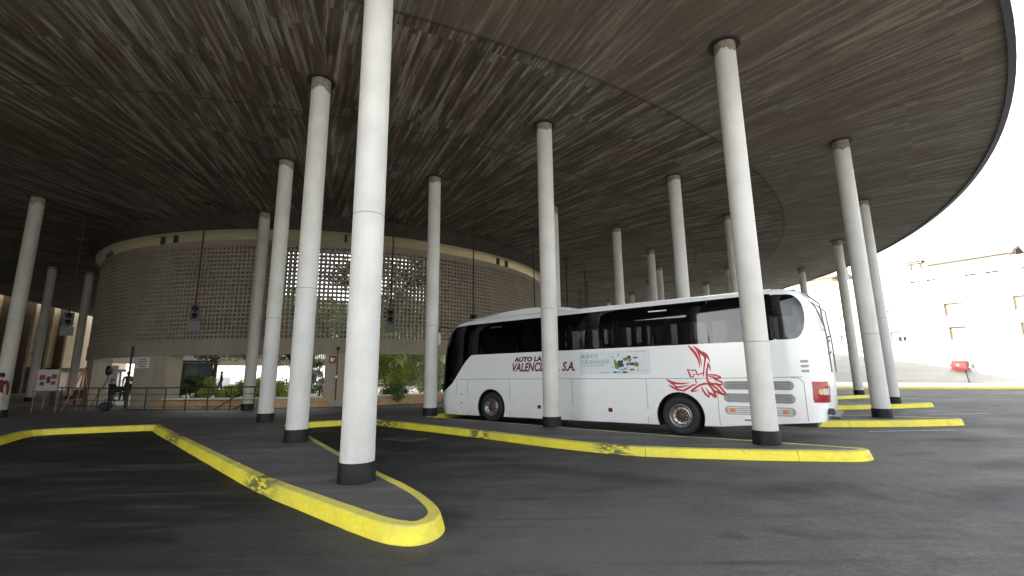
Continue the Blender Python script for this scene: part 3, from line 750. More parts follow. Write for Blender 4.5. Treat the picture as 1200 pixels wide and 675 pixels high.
for w in wins:
    a, c = min(w[0], w[1]), max(w[0], w[1]); lo, hi = w[3], w[2]
    if w[4] == 2:
        wf = box_obj('window', M['white_paint'], fb, a, c, -.30, -.26, lo, hi)
        box_obj('pane', M['glass_far'], wf, a + .12, a + .42, -.259, -.25, lo + .12, lo + .62); box_obj('pane', M['glass_far'], wf, a + .52, a + .82, -.259, -.25, lo + .12, lo + .62)
    else:
        wf = box_obj('window', M['blind'] if w[4] == 0 else M['white_paint'], fb, a, c, -.30, -.26, lo, hi)
        box_obj('pane', M['glass_far'], wf, a + .03, a + .1, -.259, -.25, lo + .02, hi - .02)
for s0, s1 in slits: box_obj('slit_window', M['glass_far'], fb, s1, s0, -.33, -.3, 10.56, 10.72)
# penthouse with pitched tiled verge
pe = MB(); prof = [(0, 0), (7.2, 0), (7.2, 1.25), (3.4, 1.95), (0, 1.15)]
b = MB(); x0, x1, y0, y1 = -.5, 5.7, -9, -2.2
b.box(x0, x1, y0, y1, 11.7, 12.75); ph = b.build('penthouse', M['facade_plain'], fb)
b = MB(); rx0, rx1 = x0 - .3, x1 + .3; ym = -5.2
P = [(rx0, y1 + .35, 12.80), (rx1, y1 + .35, 12.80), (rx1, ym, 13.75), (rx0, ym, 13.75), (rx0, y0 - .35, 12.80), (rx1, y0 - .35, 12.80)]
b.quadface(P[0], P[1], P[2], P[3]); b.quadface(P[3], P[2], P[5], P[4])
Q = [(x, y, z - .22) for x, y, z in P]
b.quadface(Q[1], Q[0], Q[3], Q[2]); b.quadface(Q[2], Q[3], Q[4], Q[5]); b.quadface(P[1], P[0], Q[0], Q[1]); b.quadface(P[0], P[3], Q[3], Q[0]); b.quadface(P[3], P[4], Q[4], Q[3]); b.quadface(P[2], P[1], Q[1], Q[2]); b.quadface(P[5], P[2], Q[2], Q[5])
b.build('tiled_roof', M['terracotta'], ph)
b = MB(); b.box(x0, x1, ym - .1, ym + .1, 12.7, 13.5); b.build('gable', M['cream'], ph)
ch = box_obj('chimney', M['cream'], fb, 6.4, 7.2, -3.2, -2.6, 11.9, 13.0); box_obj('chimney_cap', M['terracotta'], ch, 6.15, 7.6, -3.4, -2.4, 13.05, 13.2)
for s_ in (6.2, 7.1): box_obj('post', M['steel_dark'], ch, s_, s_ + .1, -2.55, -2.45, 12.3, 13.04)
box_obj('chimney_tile', M['steel_dark'], ch, 6.0, 7.5, -3.3, -2.3, 13.22, 13.3)
v_ = box_obj('roof_vent', M['grey_paint'], fb, 11.3, 11.9, -1.2, -.7, 11.7, 12.5)
# second house left
hb_ = empty('roof_house', (F0.x + FD.x * 19 + 5, F0.y + FD.y * 19 + 3, 0), atan2(FD.y, FD.x)); tag(hb_, 'pale house with a terracotta roof rising behind the coach rear corner', 'house')
b = MB(); b.box(-2, 7, -8, -1, 0, 13.7); b.build('wall', M['cream'], hb_)
b = MB(); b.prism([(-1 + .5, 13.7), (-8.5, 13.7), (-4.5, 15.0)], -2.5, 7.5, T=Matrix(((0, 0, 1, 0), (1, 0, 0, 0), (0, 1, 0, 0), (0, 0, 0, 1)))); b.build('roof', M['terracotta'], hb_, recalc=True)
c_ = box_obj('chimney', M['facade_plain'], hb_, -3.5, -2.9, -2.6, -2.0, 12.5, 15.0)
# yard kerb and pavement along that building
b = MB(); kp = [(20.0, 41.6), (27.35, 39.3), (33.6, 37.35), (38.83, 35.7), (60, 29.2)]
kd = (Vector(kp[-1]) - Vector(kp[0])).normalized(); kn = Vector((-kd.y, kd.x))
rows = []
for off, z in ((0, 0), (.03, .15), (.28, .155), (.28, .02)):
    i0 = len(b.v); rows.append(i0)
    for p in kp: q = Vector(p) + kn * off; b.v.append((q.x, q.y, z))
for a, c in zip(rows[:-1], rows[1:]):
    for k in range(len(kp) - 1): b.f.append((a + k, a + k + 1, c + k + 1, c + k))
tag(b.build('yard_kerb', M['yellow']), kind='structure')
b = MB(); pv = [Vector(p) + kn * .27 for p in kp]
far = [Vector((80, 29.2 + 20)), Vector((60, 80)), Vector((20, 80))]
b.v = [(p.x, p.y, .145) for p in pv + far]; b.f = [tuple(range(len(b.v)))]
tag(b.build('pavement', M['cap_white']), kind='structure')

# fire hose cabinet
hd = Vector((-FD.y, FD.x)) if False else None
def fpt(s_, y_, z): 
    n_ = Vector((-FD.y, FD.x)); p = F0 + FD * s_ + n_ * y_; return (p.x, p.y, z)
hc_ = empty('hose_cabinet', fpt(4.0, 0.08, 0), atan2(FD.y, FD.x)); tag(hc_, 'red fire hose cabinet with side hooks on a post against the white building', 'hose cabinet')
cb = box_obj('cabinet', M['red'], hc_, -.55, .55, 0, .35, 1.42, 2.32, bevel=.04)
box_obj('door', M['red'], cb, -.47, .47, .35, .37, 1.5, 2.24); b = MB(); b.lathe([(0, .375), (.1, .372)], 16, (0.1, 0, 1.9), axis='Y'); b.build('emblem', M['white_paint'], cb)
for s_ in (-1, 1):
    b = MB(); b.path([(s_ * .56, .15, 1.7), (s_ * .8, .15, 1.6), (s_ * .9, .2, 1.4), (s_ * .8, .2, 1.3)], .05); b.tube((s_ * .78, .15, 1.75), (s_ * .78, .15, 2.1), .09); b.build('hook', M['grey_paint'], hc_)
b = MB(); b.tube((-.45, .15, .14), (-.35, .15, 1.42), .04); b.build('post', M['rust'], hc_)

# road markings and a manhole in the bay
mk = [((9.5, 19.0), (13.5, 19.4)), ((15.0, 17.2), (17.6, 17.5)), ((18.5, 25.2), (22.5, 26.2)), ((9.6, 12.9), (12.0, 12.95)), ((22, 31), (28, 32.5))]
b = MB()
for (p, q) in mk:
    d_ = (Vector(q) - Vector(p)); nn = Vector((-d_.y, d_.x)).normalized() * .06
    P = [Vector(p) - nn, Vector(q) - nn, Vector(q) + nn, Vector(p) + nn]; b.quadface(*[(v.x, v.y, .004) for v in P])
tag(b.build('road_marking', M['road_paint']), kind='structure')
mh = empty('manhole', (-2.85, 12.55, 0), radians(-35)); tag(mh, 'dull metal manhole cover sunk in the empty bay behind the nearest column', 'manhole cover')
b = MB(); b.box(-.5, .5, -.32, .32, 0.001, .012); b.build('cover', M['board_grey'], mh)
b = MB()
for k in range(6): b.box(-.42, .42, -.27 + k * .1, -.23 + k * .1, .0121, .02)
b.build('ribs', M['steel_dark'], mh)

gb = empty('garden_building', (-38, 84, 0), radians(-37)); tag(gb, 'white sunlit building glimpsed beyond the courtyard trees', 'building')
b = MB(); b.box(-30, 40, 0, 8, 0, 6.2); b.build('wall', M['facade_plain'], gb)
for k in range(11):
    w_ = box_obj('window', M['glass_far'], gb, -26 + k * 6, -24.8 + k * 6, -.05, -.01, 1.0, 2.6)
# ================================================================== COACH
BD = Vector((-.79612, .60514, 0)); BL_ = Vector((-.60514, -.79612, 0))     # forward, left (towards us)
bus_o = Vector((4.4176, 12.5314, 0)) - BL_ * 1.275
bus = empty('coach', bus_o, atan2(BD.y, BD.x)); tag(bus, 'white coach with red eagle graphic parked between the islands', 'coach')
BZ = [.10, .30, .50, .80, 1.15, 1.47, 1.9, 2.3, 2.7, 3.1, 3.35, 3.5, 3.6, 3.66, 3.69]
def lerp(x, P):
    if x <= P[0][0]: return P[0][1]
    for (a, va), (b_, vb) in zip(P[:-1], P[1:]):
        if x <= b_: return va + (vb - va) * (x - a) / (b_ - a)
    return P[-1][1]
FX = [(.1, 9.0), (.35, 9.16), (.8, 9.21), (1.4, 9.18), (2.2, 9.12), (2.6, 9.08), (3.05, 8.93), (3.35, 8.70), (3.5, 8.50), (3.6, 8.25), (3.66, 7.95), (3.69, 7.6)]
RX = [(.1, -3.1), (.5, -3.22), (.75, -3.30), (1.2, -3.33), (2.3, -3.33), (2.9, -3.27), (3.3, -3.15), (3.5, -3.02), (3.6, -2.9), (3.66, -2.7), (3.69, -2.45)]
WY = [(.1, 1.265), (.4, 1.275), (1.5, 1.275), (2.3, 1.262), (3.2, 1.235), (3.4, 1.215), (3.5, 1.18), (3.6, 1.10), (3.66, .98), (3.69, .84)]
def side_y(z): return lerp(z, WY)
def outline(z, inset=0.0):
    xf, xr, w = lerp(z, FX) - inset, lerp(z, RX) + inset, lerp(z, WY) - inset
    P = []
    # near side, from rear to front, then round the nose, far side back, round the tail
    cr, cf = .28, .42
    bf, br = .30, .10
    sx = [xr + cr + (xf - cf - xr - cr) * k / 24 for k in range(25)]
    for x in sx: P.append((x, w))
    for k in range(1, 7):
        a = pi / 2 * k / 7; P.append((xf - cf + cf * sin(a), w - cf + cf * cos(a)))
    wf = w - cf
    for k in range(0, 9):
        y = wf - 2 * wf * k / 8; P.append((xf + bf * (1 - (y / wf) ** 2) * .5, y))
    for k in range(1, 7):
        a = pi / 2 * (1 - k / 7); P.append((xf - cf + cf * sin(a), -(w - cf + cf * cos(a))))
    for x in sx[::-1]: P.append((x, -w))
    for k in range(1, 5):
        a = pi / 2 * k / 5; P.append((xr + cr - cr * sin(a), -(w - cr + cr * cos(a))))
    wr = w - cr
    for k in range(0, 7):
        y = -wr + 2 * wr * k / 6; P.append((xr - br * (1 - (y / wr) ** 2), y))
    for k in range(1, 5):
        a = pi / 2 * (1 - k / 5); P.append((xr + cr - cr * sin(a), w - cr + cr * cos(a)))
    return P
def shell(name, inset, z0=None, z1=None):
    zs = [z for z in BZ]
    me = bpy.data.meshes.new(name); V = []; F = []
    n = None
    for z in zs:
        P = outline(z, inset); n = len(P)
        zz = z if z < 3.68 else z - inset
        if z == zs[0]: zz = z + inset
        V += [(x, y, zz) for x, y in P]
    for j in range(len(zs) - 1):
        for k in range(n): k2 = (k + 1) % n; F.append((j * n + k2, j * n + k, (j + 1) * n + k, (j + 1) * n + k2))
    F.append(tuple(range(n))); F.append(tuple(len(V) - n + k for k in range(n))[::-1])
    me.from_pydata(V, [], F); bm = bmesh.new(); bm.from_mesh(me); bmesh.ops.recalc_face_normals(bm, faces=bm.faces); bm.to_mesh(me); bm.free()
    return me
def boolean(me, cutters, op):
    o = bpy.data.objects.new('tmp', me); col.objects.link(o); tmp = []
    for c in cutters:
        co_ = bpy.data.objects.new('tmpc', c); col.objects.link(co_); tmp.append(co_)
        md = o.modifiers.new('b', 'BOOLEAN'); md.object = co_; md.operation = op; md.solver = 'EXACT'
    dg = bpy.context.evaluated_depsgraph_get(); r_ = bpy.data.meshes.new_from_object(o.evaluated_get(dg))
    for t_ in tmp + [o]: bpy.data.objects.remove(t_)
    return r_
YT = Matrix(((1, 0, 0, 0), (0, 0, -1, 0), (0, 1, 0, 0), (0, 0, 0, 1)))     # prism xy -> world xz, extruded along y
def prism_xz(poly, ya, yb):
    b = MB(); b.prism(poly, -yb, -ya, T=YT); return b.mesh('cutter', recalc=True)
def rounded(poly, r, n=4):
    R_ = []; m_ = len(poly)
    for i in range(m_):
        a, p, c = Vector(poly[i - 1]), Vector(poly[i]), Vector(poly[(i + 1) % m_])
        u = (a - p); w = (c - p); ru = min(r, u.length * .45); rw = min(r, w.length * .45); u.normalize(); w.normalize()
        A = p + u * ru; B_ = p + w * rw
        for k in range(n + 1):
            t = k / n; q = A * (1 - t) ** 2 + p * 2 * t * (1 - t) + B_ * t * t; R_.append((q.x, q.y))
    return R_
# window areas in side view (x forward, z up)
WIN = rounded([(-2.40, 2.375), (7.50, 2.335), (7.82, 2.05), (8.44, 1.30), (8.9, .98), (9.9, .86), (9.9, 3.28), (8.72, 3.30), (8.45, 3.42), (7.6, 3.47), (-2.40, 3.53)], .08)
REARW = rounded([(-2.36, 2.38), (-2.88, 2.39), (-3.02, 2.62), (-3.06, 2.95), (-3.02, 3.25), (-2.86, 3.46), (-2.36, 3.51)], .12)
outer = shell('coach_body', 0); inner = shell('inner', .05)
cuts = [inner, prism_xz(WIN, -3, 3), prism_xz(REARW, -3, 3), prism_xz([(-4, 2.55), (-3.17, 2.55), (-3.10, 3.3), (-4, 3.3)], -.95, .95),
        prism_xz([(-5, -1), (.6, -1), (.6, .25), (-1.0, .29), (-2.75, .46), (-5, .66)], -3, 3), prism_xz([(.6, -1), (10, -1), (10, .17), (8.4, .18), (.6, .25)], -3, 3)]
def arch(xc, r, zc=.49):
    P = [(xc + r * cos(radians(a)), zc + r * sin(radians(a))) for a in range(-30, 211, 12)]; P += [(xc - r * .9, -.5), (xc + r * .9, -.5)]
    return P
for xc, r in ((0, .63), (6.55, .63)):
    for ya, yb in ((.75, 2), (-2, -.75)): cuts.append(prism_xz(arch(xc, r), ya, yb))
body = boolean(outer, cuts, 'DIFFERENCE')
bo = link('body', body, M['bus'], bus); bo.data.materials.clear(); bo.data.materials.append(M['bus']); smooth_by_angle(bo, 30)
# glazing: thin shell slightly inside the body skin, cut to the openings
def glazing(name, cutter, inset=.012, m_='tint'):
    g0 = shell('g', inset); g1 = shell('g1', inset + .006)
    gs = boolean(boolean(g0, [g1], 'DIFFERENCE'), [cutter], 'INTERSECT')
    o = link(name, gs, None, bus); o.data.materials.clear(); o.data.materials.append(M[m_]); smooth_by_angle(o, 30); return o
grow = lambda P, d: [(x + (d if x > 0 else -d) * 0, z) for x, z in P]
glazing('side_windows', prism_xz(WIN, -3, 3)); glazing('rear_side_window', prism_xz(REARW, .5, 3)); glazing('rear_side_window', prism_xz(REARW, -3, -.5))
glazing('rear_window', prism_xz([(-4, 2.55), (-3.10, 2.55), (-3.0, 3.3), (-4, 3.3)], -.95, .95))
# dark pillars between the panes, behind the glass
for x in (-2.25, -.88, .62, 2.2, 3.8, 5.4, 7.0):
    for sy in (-1, 1):
        b = MB(); w = .055
        for za, zb in ((2.36, 3.1), (3.1, 3.5)):
            b.box(x - w, x + w, sy * (side_y(za) - .10), sy * (side_y(zb) - .04), za, zb) if sy > 0 else b.box(x - w, x + w, -(side_y(zb) - .04), -(side_y(za) - .10), za, zb)
        b.build('pillar', M['black'], bus)
# front slanted black mask under the side window
for sy in (-1, 1):
    b = MB(); P = [(7.75, 2.06), (8.36, 1.34), (8.8, 1.06), (9.05, .98), (9.05, 1.25), (8.3, 2.0)]
    for i in range(1): b.prism(P, sy * 1.19, sy * 1.17, T=YT @ Matrix.Scale(-1, 4, (0, 0, 1)))
    b.build('cab_side_panel', M['black'], bus, recalc=True)
# decals and side fittings, all laid on the near (left) side; helper puts x,z on the skin
def SY(z, off=.003): return side_y(z) + off
def skin_strip(b, P, w, off=.003):
    """a thin line of width w along P (x,z)"""
    for (x0, z0), (x1, z1) in zip(P[:-1], P[1:]):
        dx, dz = x1 - x0, z1 - z0; L = hypot(dx, dz); nx, nz = -dz / L * w / 2, dx / L * w / 2
        q = [(x0 - nx, z0 - nz), (x1 - nx, z1 - nz), (x1 + nx, z1 + nz), (x0 + nx, z0 + nz)]
        b.quadface(*[(x, SY(z, off), z) for x, z in q])
for x in (-.88, .62, 2.2, 3.8, 5.4, 7.0):
    b = MB(); skin_strip(b, [(x, 2.37), (x, 3.49)], .03, -.004); b.build('window_seal', M['black'], bus)
# floor, dash, seats
b = MB(); b.box(-3.1, 8.3, -1.2, 1.2, 1.30, 1.36); b.box(8.3, 9.0, -1.15, 1.15, .35, .5); b.box(8.7, 9.05, -1.1, 1.1, .5, 1.25); b.build('floor', M['interior'], bus)
b = MB(); b.box(-3.0, 8.2, -.7, .7, .32, 1.29); b.box(-1.1, 1.1, -1.2, -.68, 1.0, 1.29) ; b.build('chassis', M['black'], bus)
b = MB(); b.box(-2.6, 8.0, -1.17, -.62, 3.18, 3.45); b.box(-2.6, 8.0, .62, 1.17, 3.18, 3.45); b.build('luggage_rack', M['interior'], bus)
b = MB(); b.box(-2.9, 7.9, -1.05, 1.05, 3.56, 3.6); b.build('ceiling_lining', M['interior'], bus)
def seat_mesh():
    bm = bmesh.new()
    def bx(x0, x1, y0, y1, z0, z1, bev):
        r_ = bmesh.ops.create_cube(bm, size=1); vs = r_['verts']
        for v in vs: v.co = Vector(((x0 + x1) / 2 + v.co.x * (x1 - x0), (y0 + y1) / 2 + v.co.y * (y1 - y0), (z0 + z1) / 2 + v.co.z * (z1 - z0)))
        es = list({e for v in vs for e in v.link_edges}); bmesh.ops.bevel(bm, geom=es, offset=bev, segments=2, affect='EDGES')
    bx(-.25, .25, -.22, .22, .32, .48, .05); bx(-.33, -.2, -.22, .22, .42, 1.16, .05); bx(-.2, .1, -.18, .18, 0, .32, .02)
    me = bpy.data.meshes.new('coach_seat'); bm.to_mesh(me); bm.free(); me.materials.append(M['seat']); return me
sm = seat_mesh()
for i in range(11):
    x = -1.9 + i * .86
    for y in (-.93, -.47, .47, .93):
        o = bpy.data.objects.new('seat', sm); col.objects.link(o); o.parent = bus; o.location = (x, y, 1.36)
for x in (.15, 1.7, 3.3, 4.9):
    b = MB()
    for sy in (-1, 1):
        for k in range(4): b.tube((x + k * .05, sy * 1.13, 2.4), (x + k * .05, sy * 1.13, 3.2), .03, n=6)
    b.build('curtain', M['curtain'], bus)
# roof unit
b = MB(); HP = [(3.45, 3.69), (3.55, 3.80), (4.13, 3.90), (5.11, 3.965), (5.94, 3.93), (6.54, 3.88), (7.2, 3.79), (7.9, 3.69)]
ys = [(-1.0, 0), (-.9, .75), (-.7, .97), (0, 1.0), (.7, .97), (.9, .75), (1.0, 0)]
for x, z in HP:
    for y, q in ys: b.v.append((x, y, 3.685 + (z - 3.685) * q))
n_ = len(ys)
for j in range(len(HP) - 1):
    for k in range(n_ - 1): b.f.append((j * n_ + k, (j + 1) * n_ + k, (j + 1) * n_ + k + 1, j * n_ + k + 1))
b.f.append(tuple(range(n_))[::-1]); ru = b.build('roof_unit', M['bus'], bus, recalc=True); smooth_by_angle(ru, 40)
b = MB()
for sy in (-1, 1): b.box(-2.4, 7.5, sy * 1.06 - .02, sy * 1.06 + .02, 3.625, 3.66)
b.build('drip_rail', M['bus'], bus)
b = MB()
skin_strip(b, [(-2.86, 1.505), (-.95, 1.475), (2.4, 1.47), (5.7, 1.47), (8.62, 1.46)], .014)  # shade along the body crease drawn as a grey strip
for x, zt, zb in ((8.22, 1.46, .2), (7.65, 1.46, .2), (5.71, 1.46, .24), (3.26, 1.47, .26), (.87, 1.47, .27), (-.98, 1.47, .31)): skin_strip(b, [(x, zt), (x, zb)], .012)
skin_strip(b, [(-2.62, 1.50), (-2.80, 1.47), (-2.88, 1.38), (-2.88, .52)], .012)
b.build('gaps_and_crease_shade', M['groove'], bus)
for zt, zb, x0, x1 in ((1.41, 1.20, -1.13, -2.68), (1.11, .89, -1.12, -2.68), (.80, .60, -1.12, -2.66)):
    h = (zt - zb) / 2; zc = (zt + zb) / 2
    P = [(x0 - h * .5 + h * .5 * 0 - .0, zb)]; P = []
    for a in range(-90, 91, 15): P.append((x0 - h + h * cos(radians(a)), zc + h * sin(radians(a))))
    for a in range(90, 271, 15): P.append((x1 + h + h * cos(radians(a)), zc + h * sin(radians(a))))
    b = MB(); b.quadface(*[(x, SY(z, .004), z) for x, z in P]); g_ = b.build('side_grille', M['grille'], bus)
    b = MB()
    for k in range(4):
        z = zb + .035 + k * (zt - zb - .07) / 3; b.box(x1 + h * .7, x0 - h * .7, 1.275, 1.275 + .016, z - .008, z + .008)
    b.build('louvre', M['groove'] if zt > .85 else M['white_paint'], g_)
for x in (-1.30, -2.45): box_obj('side_marker', M['amber'], bus, x - .065, x + .065, 1.27, 1.296, .66, .735, bevel=.008)
for k, z in enumerate((1.86, 1.75, 1.64)): box_obj('small_vent', M['grille'], bus, -3.02, -2.86 + .0, 1.26, 1.282, z - .028, z + .028, bevel=.008)
box_obj('step_slot', M['black'], bus, -1.72, -1.55, 1.27, 1.28, .46, .49)
for x, z in ((4.5, .58), (2.0, .58)): mkr = box_obj('side_marker', M['dark_red'], bus, x - .065, x + .065, 1.268, 1.284, z - .055, z + .055, bevel=.006)
for z in (.92, .61): box_obj('door_catch', M['tail_red'] if z < .7 else M['black'], bus, 7.92, 7.99, 1.268, 1.284, z - .02, z + .02)
# tail lights wrap the rear corner
for sy in (1, -1):
    b = MB(); zs_ = [.93, 1.02, 1.15, 1.28, 1.40]
    rows = []
    for z in zs_:
        P = outline(z, -.008); L = P[:2][::-1] + P[-5:][::-1] if False else None
        w = lerp(z, WY) + .008; xr = lerp(z, RX) - .008; cr = .28
        Q = [(xr + cr + .02, w)] if z > 1.0 else [(xr + cr - .02, w)]
        for k in range(0, 6): a = pi / 2 * k / 6; Q.append((xr + cr - cr * sin(a), w - cr + cr * cos(a)))
        Q.append((xr - .01, w - cr - .12)); rows.append([(x, sy * y, z) for x, y in Q])
    i = 0
    for r_ in rows: b.v += r_
    m_ = len(rows[0])
    for j in range(len(rows) - 1):
        for k in range(m_ - 1): b.f.append((j * m_ + k, j * m_ + k + 1, (j + 1) * m_ + k + 1, (j + 1) * m_ + k))
    tl = b.build('tail_light', M['tail_red'], bus, recalc=True)
    w = lerp(1.16, WY); xr = lerp(1.16, RX); q = .28 + .014
    def cp(an, z, qq=q): return (xr + .28 - qq * sin(an), sy * (w - .28 + qq * cos(an)), z)
    b = MB()
    for k in range(6):
        a0, a1 = .70 + k * .14, .70 + (k + 1) * .14; b.quadface(cp(a0, 1.10), cp(a1, 1.10), cp(a1, 1.24), cp(a0, 1.24))
    b.build('reversing_lens', M['tail_clear'], tl)
    b = MB(); b.quadface(*[cp(.52 + .20 * cos(2 * pi * k / 16), 1.17 + .065 * sin(2 * pi * k / 16), q + .004) for k in range(16)]); b.build('indicator_lens', M['amber_pale'], tl)
# rear details
b = MB(); b.box(-3.48, -3.30, -1.0, 1.0, .55, .62); b.build('bumper_trim', M['black'], bus)
box_obj('bumper_corner', M['black'], bus, -3.40, -3.25, .98, 1.12, .66, .80, bevel=.02)
for z, y in ((2.28, .95), (2.38, .9), (2.02, .93)):
    b = MB(); b.tube((-3.40, y - .12, z), (-3.47, y + .02, z + .05), .016); b.build('rear_wiper', M['black'], bus)
for sy in (-1, 1):
    b = MB(); b.path([(-3.13, sy * .92, 3.45), (-3.36, sy * .95, 3.2), (-3.42, sy * .97, 2.4), (-3.43, sy * .97, 1.6)], .018); b.build('rear_seam', M['groove'], bus)
# mirrors
for sy in (-1, 1):
    mr = box_obj('mirror', M['white_paint'], bus, 9.02, 9.2, sy * 1.42 - .11, sy * 1.42 + .11, 2.78, 3.24, bevel=.04)
    b = MB(); b.path([(8.75, sy * 1.12, 3.42), (9.05, sy * 1.32, 3.5), (9.12, sy * 1.42, 3.2)], .028); b.build('mirror_arm', M['black'], mr)
# front lights
for sy in (-1, 1): box_obj('headlight', M['tail_clear'], bus, 9.1, 9.30, sy * .88 - .2, sy * .88 + .2, .52, .74, bevel=.05)
# wheels
for xc in (0.0, 6.55):
    for sy in (1, -1):
        w = empty('wheel', (xc, sy * 1.10, .505)); w.parent = bus
        if sy < 0: w.rotation_euler = (0, 0, pi)
        b = MB(); b.lathe([(.29, .10), (.32, .135), (.42, .15), (.47, .135), (.495, .10), (.503, .05), (.503, -.05), (.49, -.12), (.44, -.15), (.30, -.13)], 48, axis='Y'); b.build('tyre', M['rubber'], w, smooth=True, recalc=True)
        dish = .02 if xc == 0 else .10
        b = MB(); b.lathe([(.292, .12), (.300, .14), (.285, .145), (.272, .12), (.262, .03), (.20, .0 if xc == 0 else .05), (.175, .01 if xc == 0 else .09)], 48, axis='Y'); rm = b.build('rim', M['chrome'], w, smooth=True, recalc=True)
        b = MB(); b.lathe([(.178, .01), (.17, .045 if xc == 0 else .10), (.10, .05 if xc == 0 else .11), (.085, .12), (.05, .13), (.0, .13)], 32, axis='Y'); hb2 = b.build('hub', M['hub'], w, smooth=True, recalc=True)
        b = MB()
        for k in range(10):
            a = 2 * pi * k / 10; b.tube((.142 * cos(a), .04, .142 * sin(a)), (.142 * cos(a), .085 if xc == 0 else .13, .142 * sin(a)), .016, n=6)
        b.build('wheel_nuts', M['chrome'], hb2)
        b = MB()
        for k in range(10):
            a = 2 * pi * (k + .5) / 10; b.lathe([(0, .036), (.022, .036)], 10, (.226 * cos(a), 0.008 if xc == 0 else .058, .226 * sin(a)), axis='Y')
        b.build('hand_holes', M['black'], rm)
    # axle and arch liner
    b = MB(); b.tube((xc, -1.05, .505), (xc, 1.05, .505), .09); b.build('axle', M['black'], bus)
    for sy in (-1, 1):
        b = MB(); n_ = 14
        for k in range(n_):
            a0, a1 = radians(-25 + 230 * k / n_), radians(-25 + 230 * (k + 1) / n_); R_ = .645
            b.quadface(*[(xc + R_ * cos(a), sy * y, max(.2, .49 + R_ * sin(a))) for a, y in ((a0, .72), (a1, .72), (a1, 1.22), (a0, 1.22))])
        b.build('wheel_arch', M['black'], bus)
# lettering
def letter(s, size, x_left, z_base, mat, width=None, shear=0, offset=0, name='lettering'):
    me = text_mesh(s, size, shear, offset)
    xs_ = [v.co.x for v in me.vertices]; mn, mx_ = min(xs_), max(xs_); k = width / (mx_ - mn) if width else 1
    for v in me.vertices:
        X = x_left - (v.co.x - mn) * k; Z = z_base + v.co.y; v.co = (X, SY(Z, .004), Z)
    me.materials.clear(); return link(name, me, M[mat], bus)
letter('AUTO LA', .21, 5.50, 2.045, 'dark_decal', 1.14, .15, .012)
letter('VALENCIANA, S.A.', .385, 5.57, 1.725, 'maroon_decal', 2.44, .28, .012)
# advert
b = MB(); b.quadface(*[(x, SY(z, .002), z) for x, z in ((2.98, 1.60), (2.98, 2.28), (.72, 2.28), (.72, 1.60))]); ad = b.build('advert', M['ad_panel'], bus)
for s_, z_, w_ in (('MUÉVETE', 2.075, .56), ('POR ANDALUCÍA', 1.915, .94)):
    o = letter(s_, .17, 2.90, z_, 'teal_decal', w_, 0, .002); o.parent = ad
for sp_, w_ in (([(2.88, 1.855), (2.12, 1.855)], .018), ([(2.30, 1.655), (1.98, 1.655)], .022), ([(1.32, 2.235), (.80, 2.235)], .012), ([(1.0, 1.70), (.78, 1.70)], .01)):
    b = MB(); skin_strip(b, sp_, w_, .004); b.build('small_print', M['teal_decal'], ad)
ar = random.Random(21)
spec = [('ad_olive', 1.78, 1.93, .05, .12), ('ad_green', 1.72, 1.85, .10, .10), ('ad_dark', 1.62, 1.93, .12, .09), ('ad_dark', 1.58, 1.86, .09, .07), ('ad_green', 1.45, 2.03, .09, .05), ('ad_dark', 1.34, 2.08, .09, .05), ('ad_olive', 1.32, 2.00, .06, .08),
        ('ad_tan', 1.36, 1.98, .04, .05), ('ad_violet', 1.40, 1.87, .05, .05), ('ad_dark', 1.24, 1.88, .13, .055), ('ad_green', 1.12, 1.87, .07, .09), ('ad_violet', 1.15, 2.06, .08, .035), ('ad_tan', 1.45, 1.76, .05, .04), ('ad_olive', 1.27, 1.73, .10, .045),
        ('ad_cyan', 1.72, 1.66, .18, .025), ('ad_navy', 1.80, 1.66, .07, .03), ('ad_navy', 1.48, 1.655, .10, .03), ('ad_dark', 1.85, 2.10, .015, .035), ('ad_dark', 1.67, 2.16, .018, .06), ('ad_green', 1.08, 1.72, .015, .05), ('ad_dark', 1.87, 1.80, .014, .03), ('ad_cyan', 1.55, 1.73, .08, .02)]
for i, (m_, x, z, rx, rz) in enumerate(spec):
    n_ = 11; P = []
    for k in range(n_):
        a = 2 * pi * k / n_; q = ar.uniform(.6, 1.15); P.append((x + rx * q * cos(a), z + rz * q * sin(a)))
    b = MB(); b.quadface(*[(px, SY(pz, .004 + i * .0004), pz) for px, pz in P]); b.build('illustration', M[m_], ad)
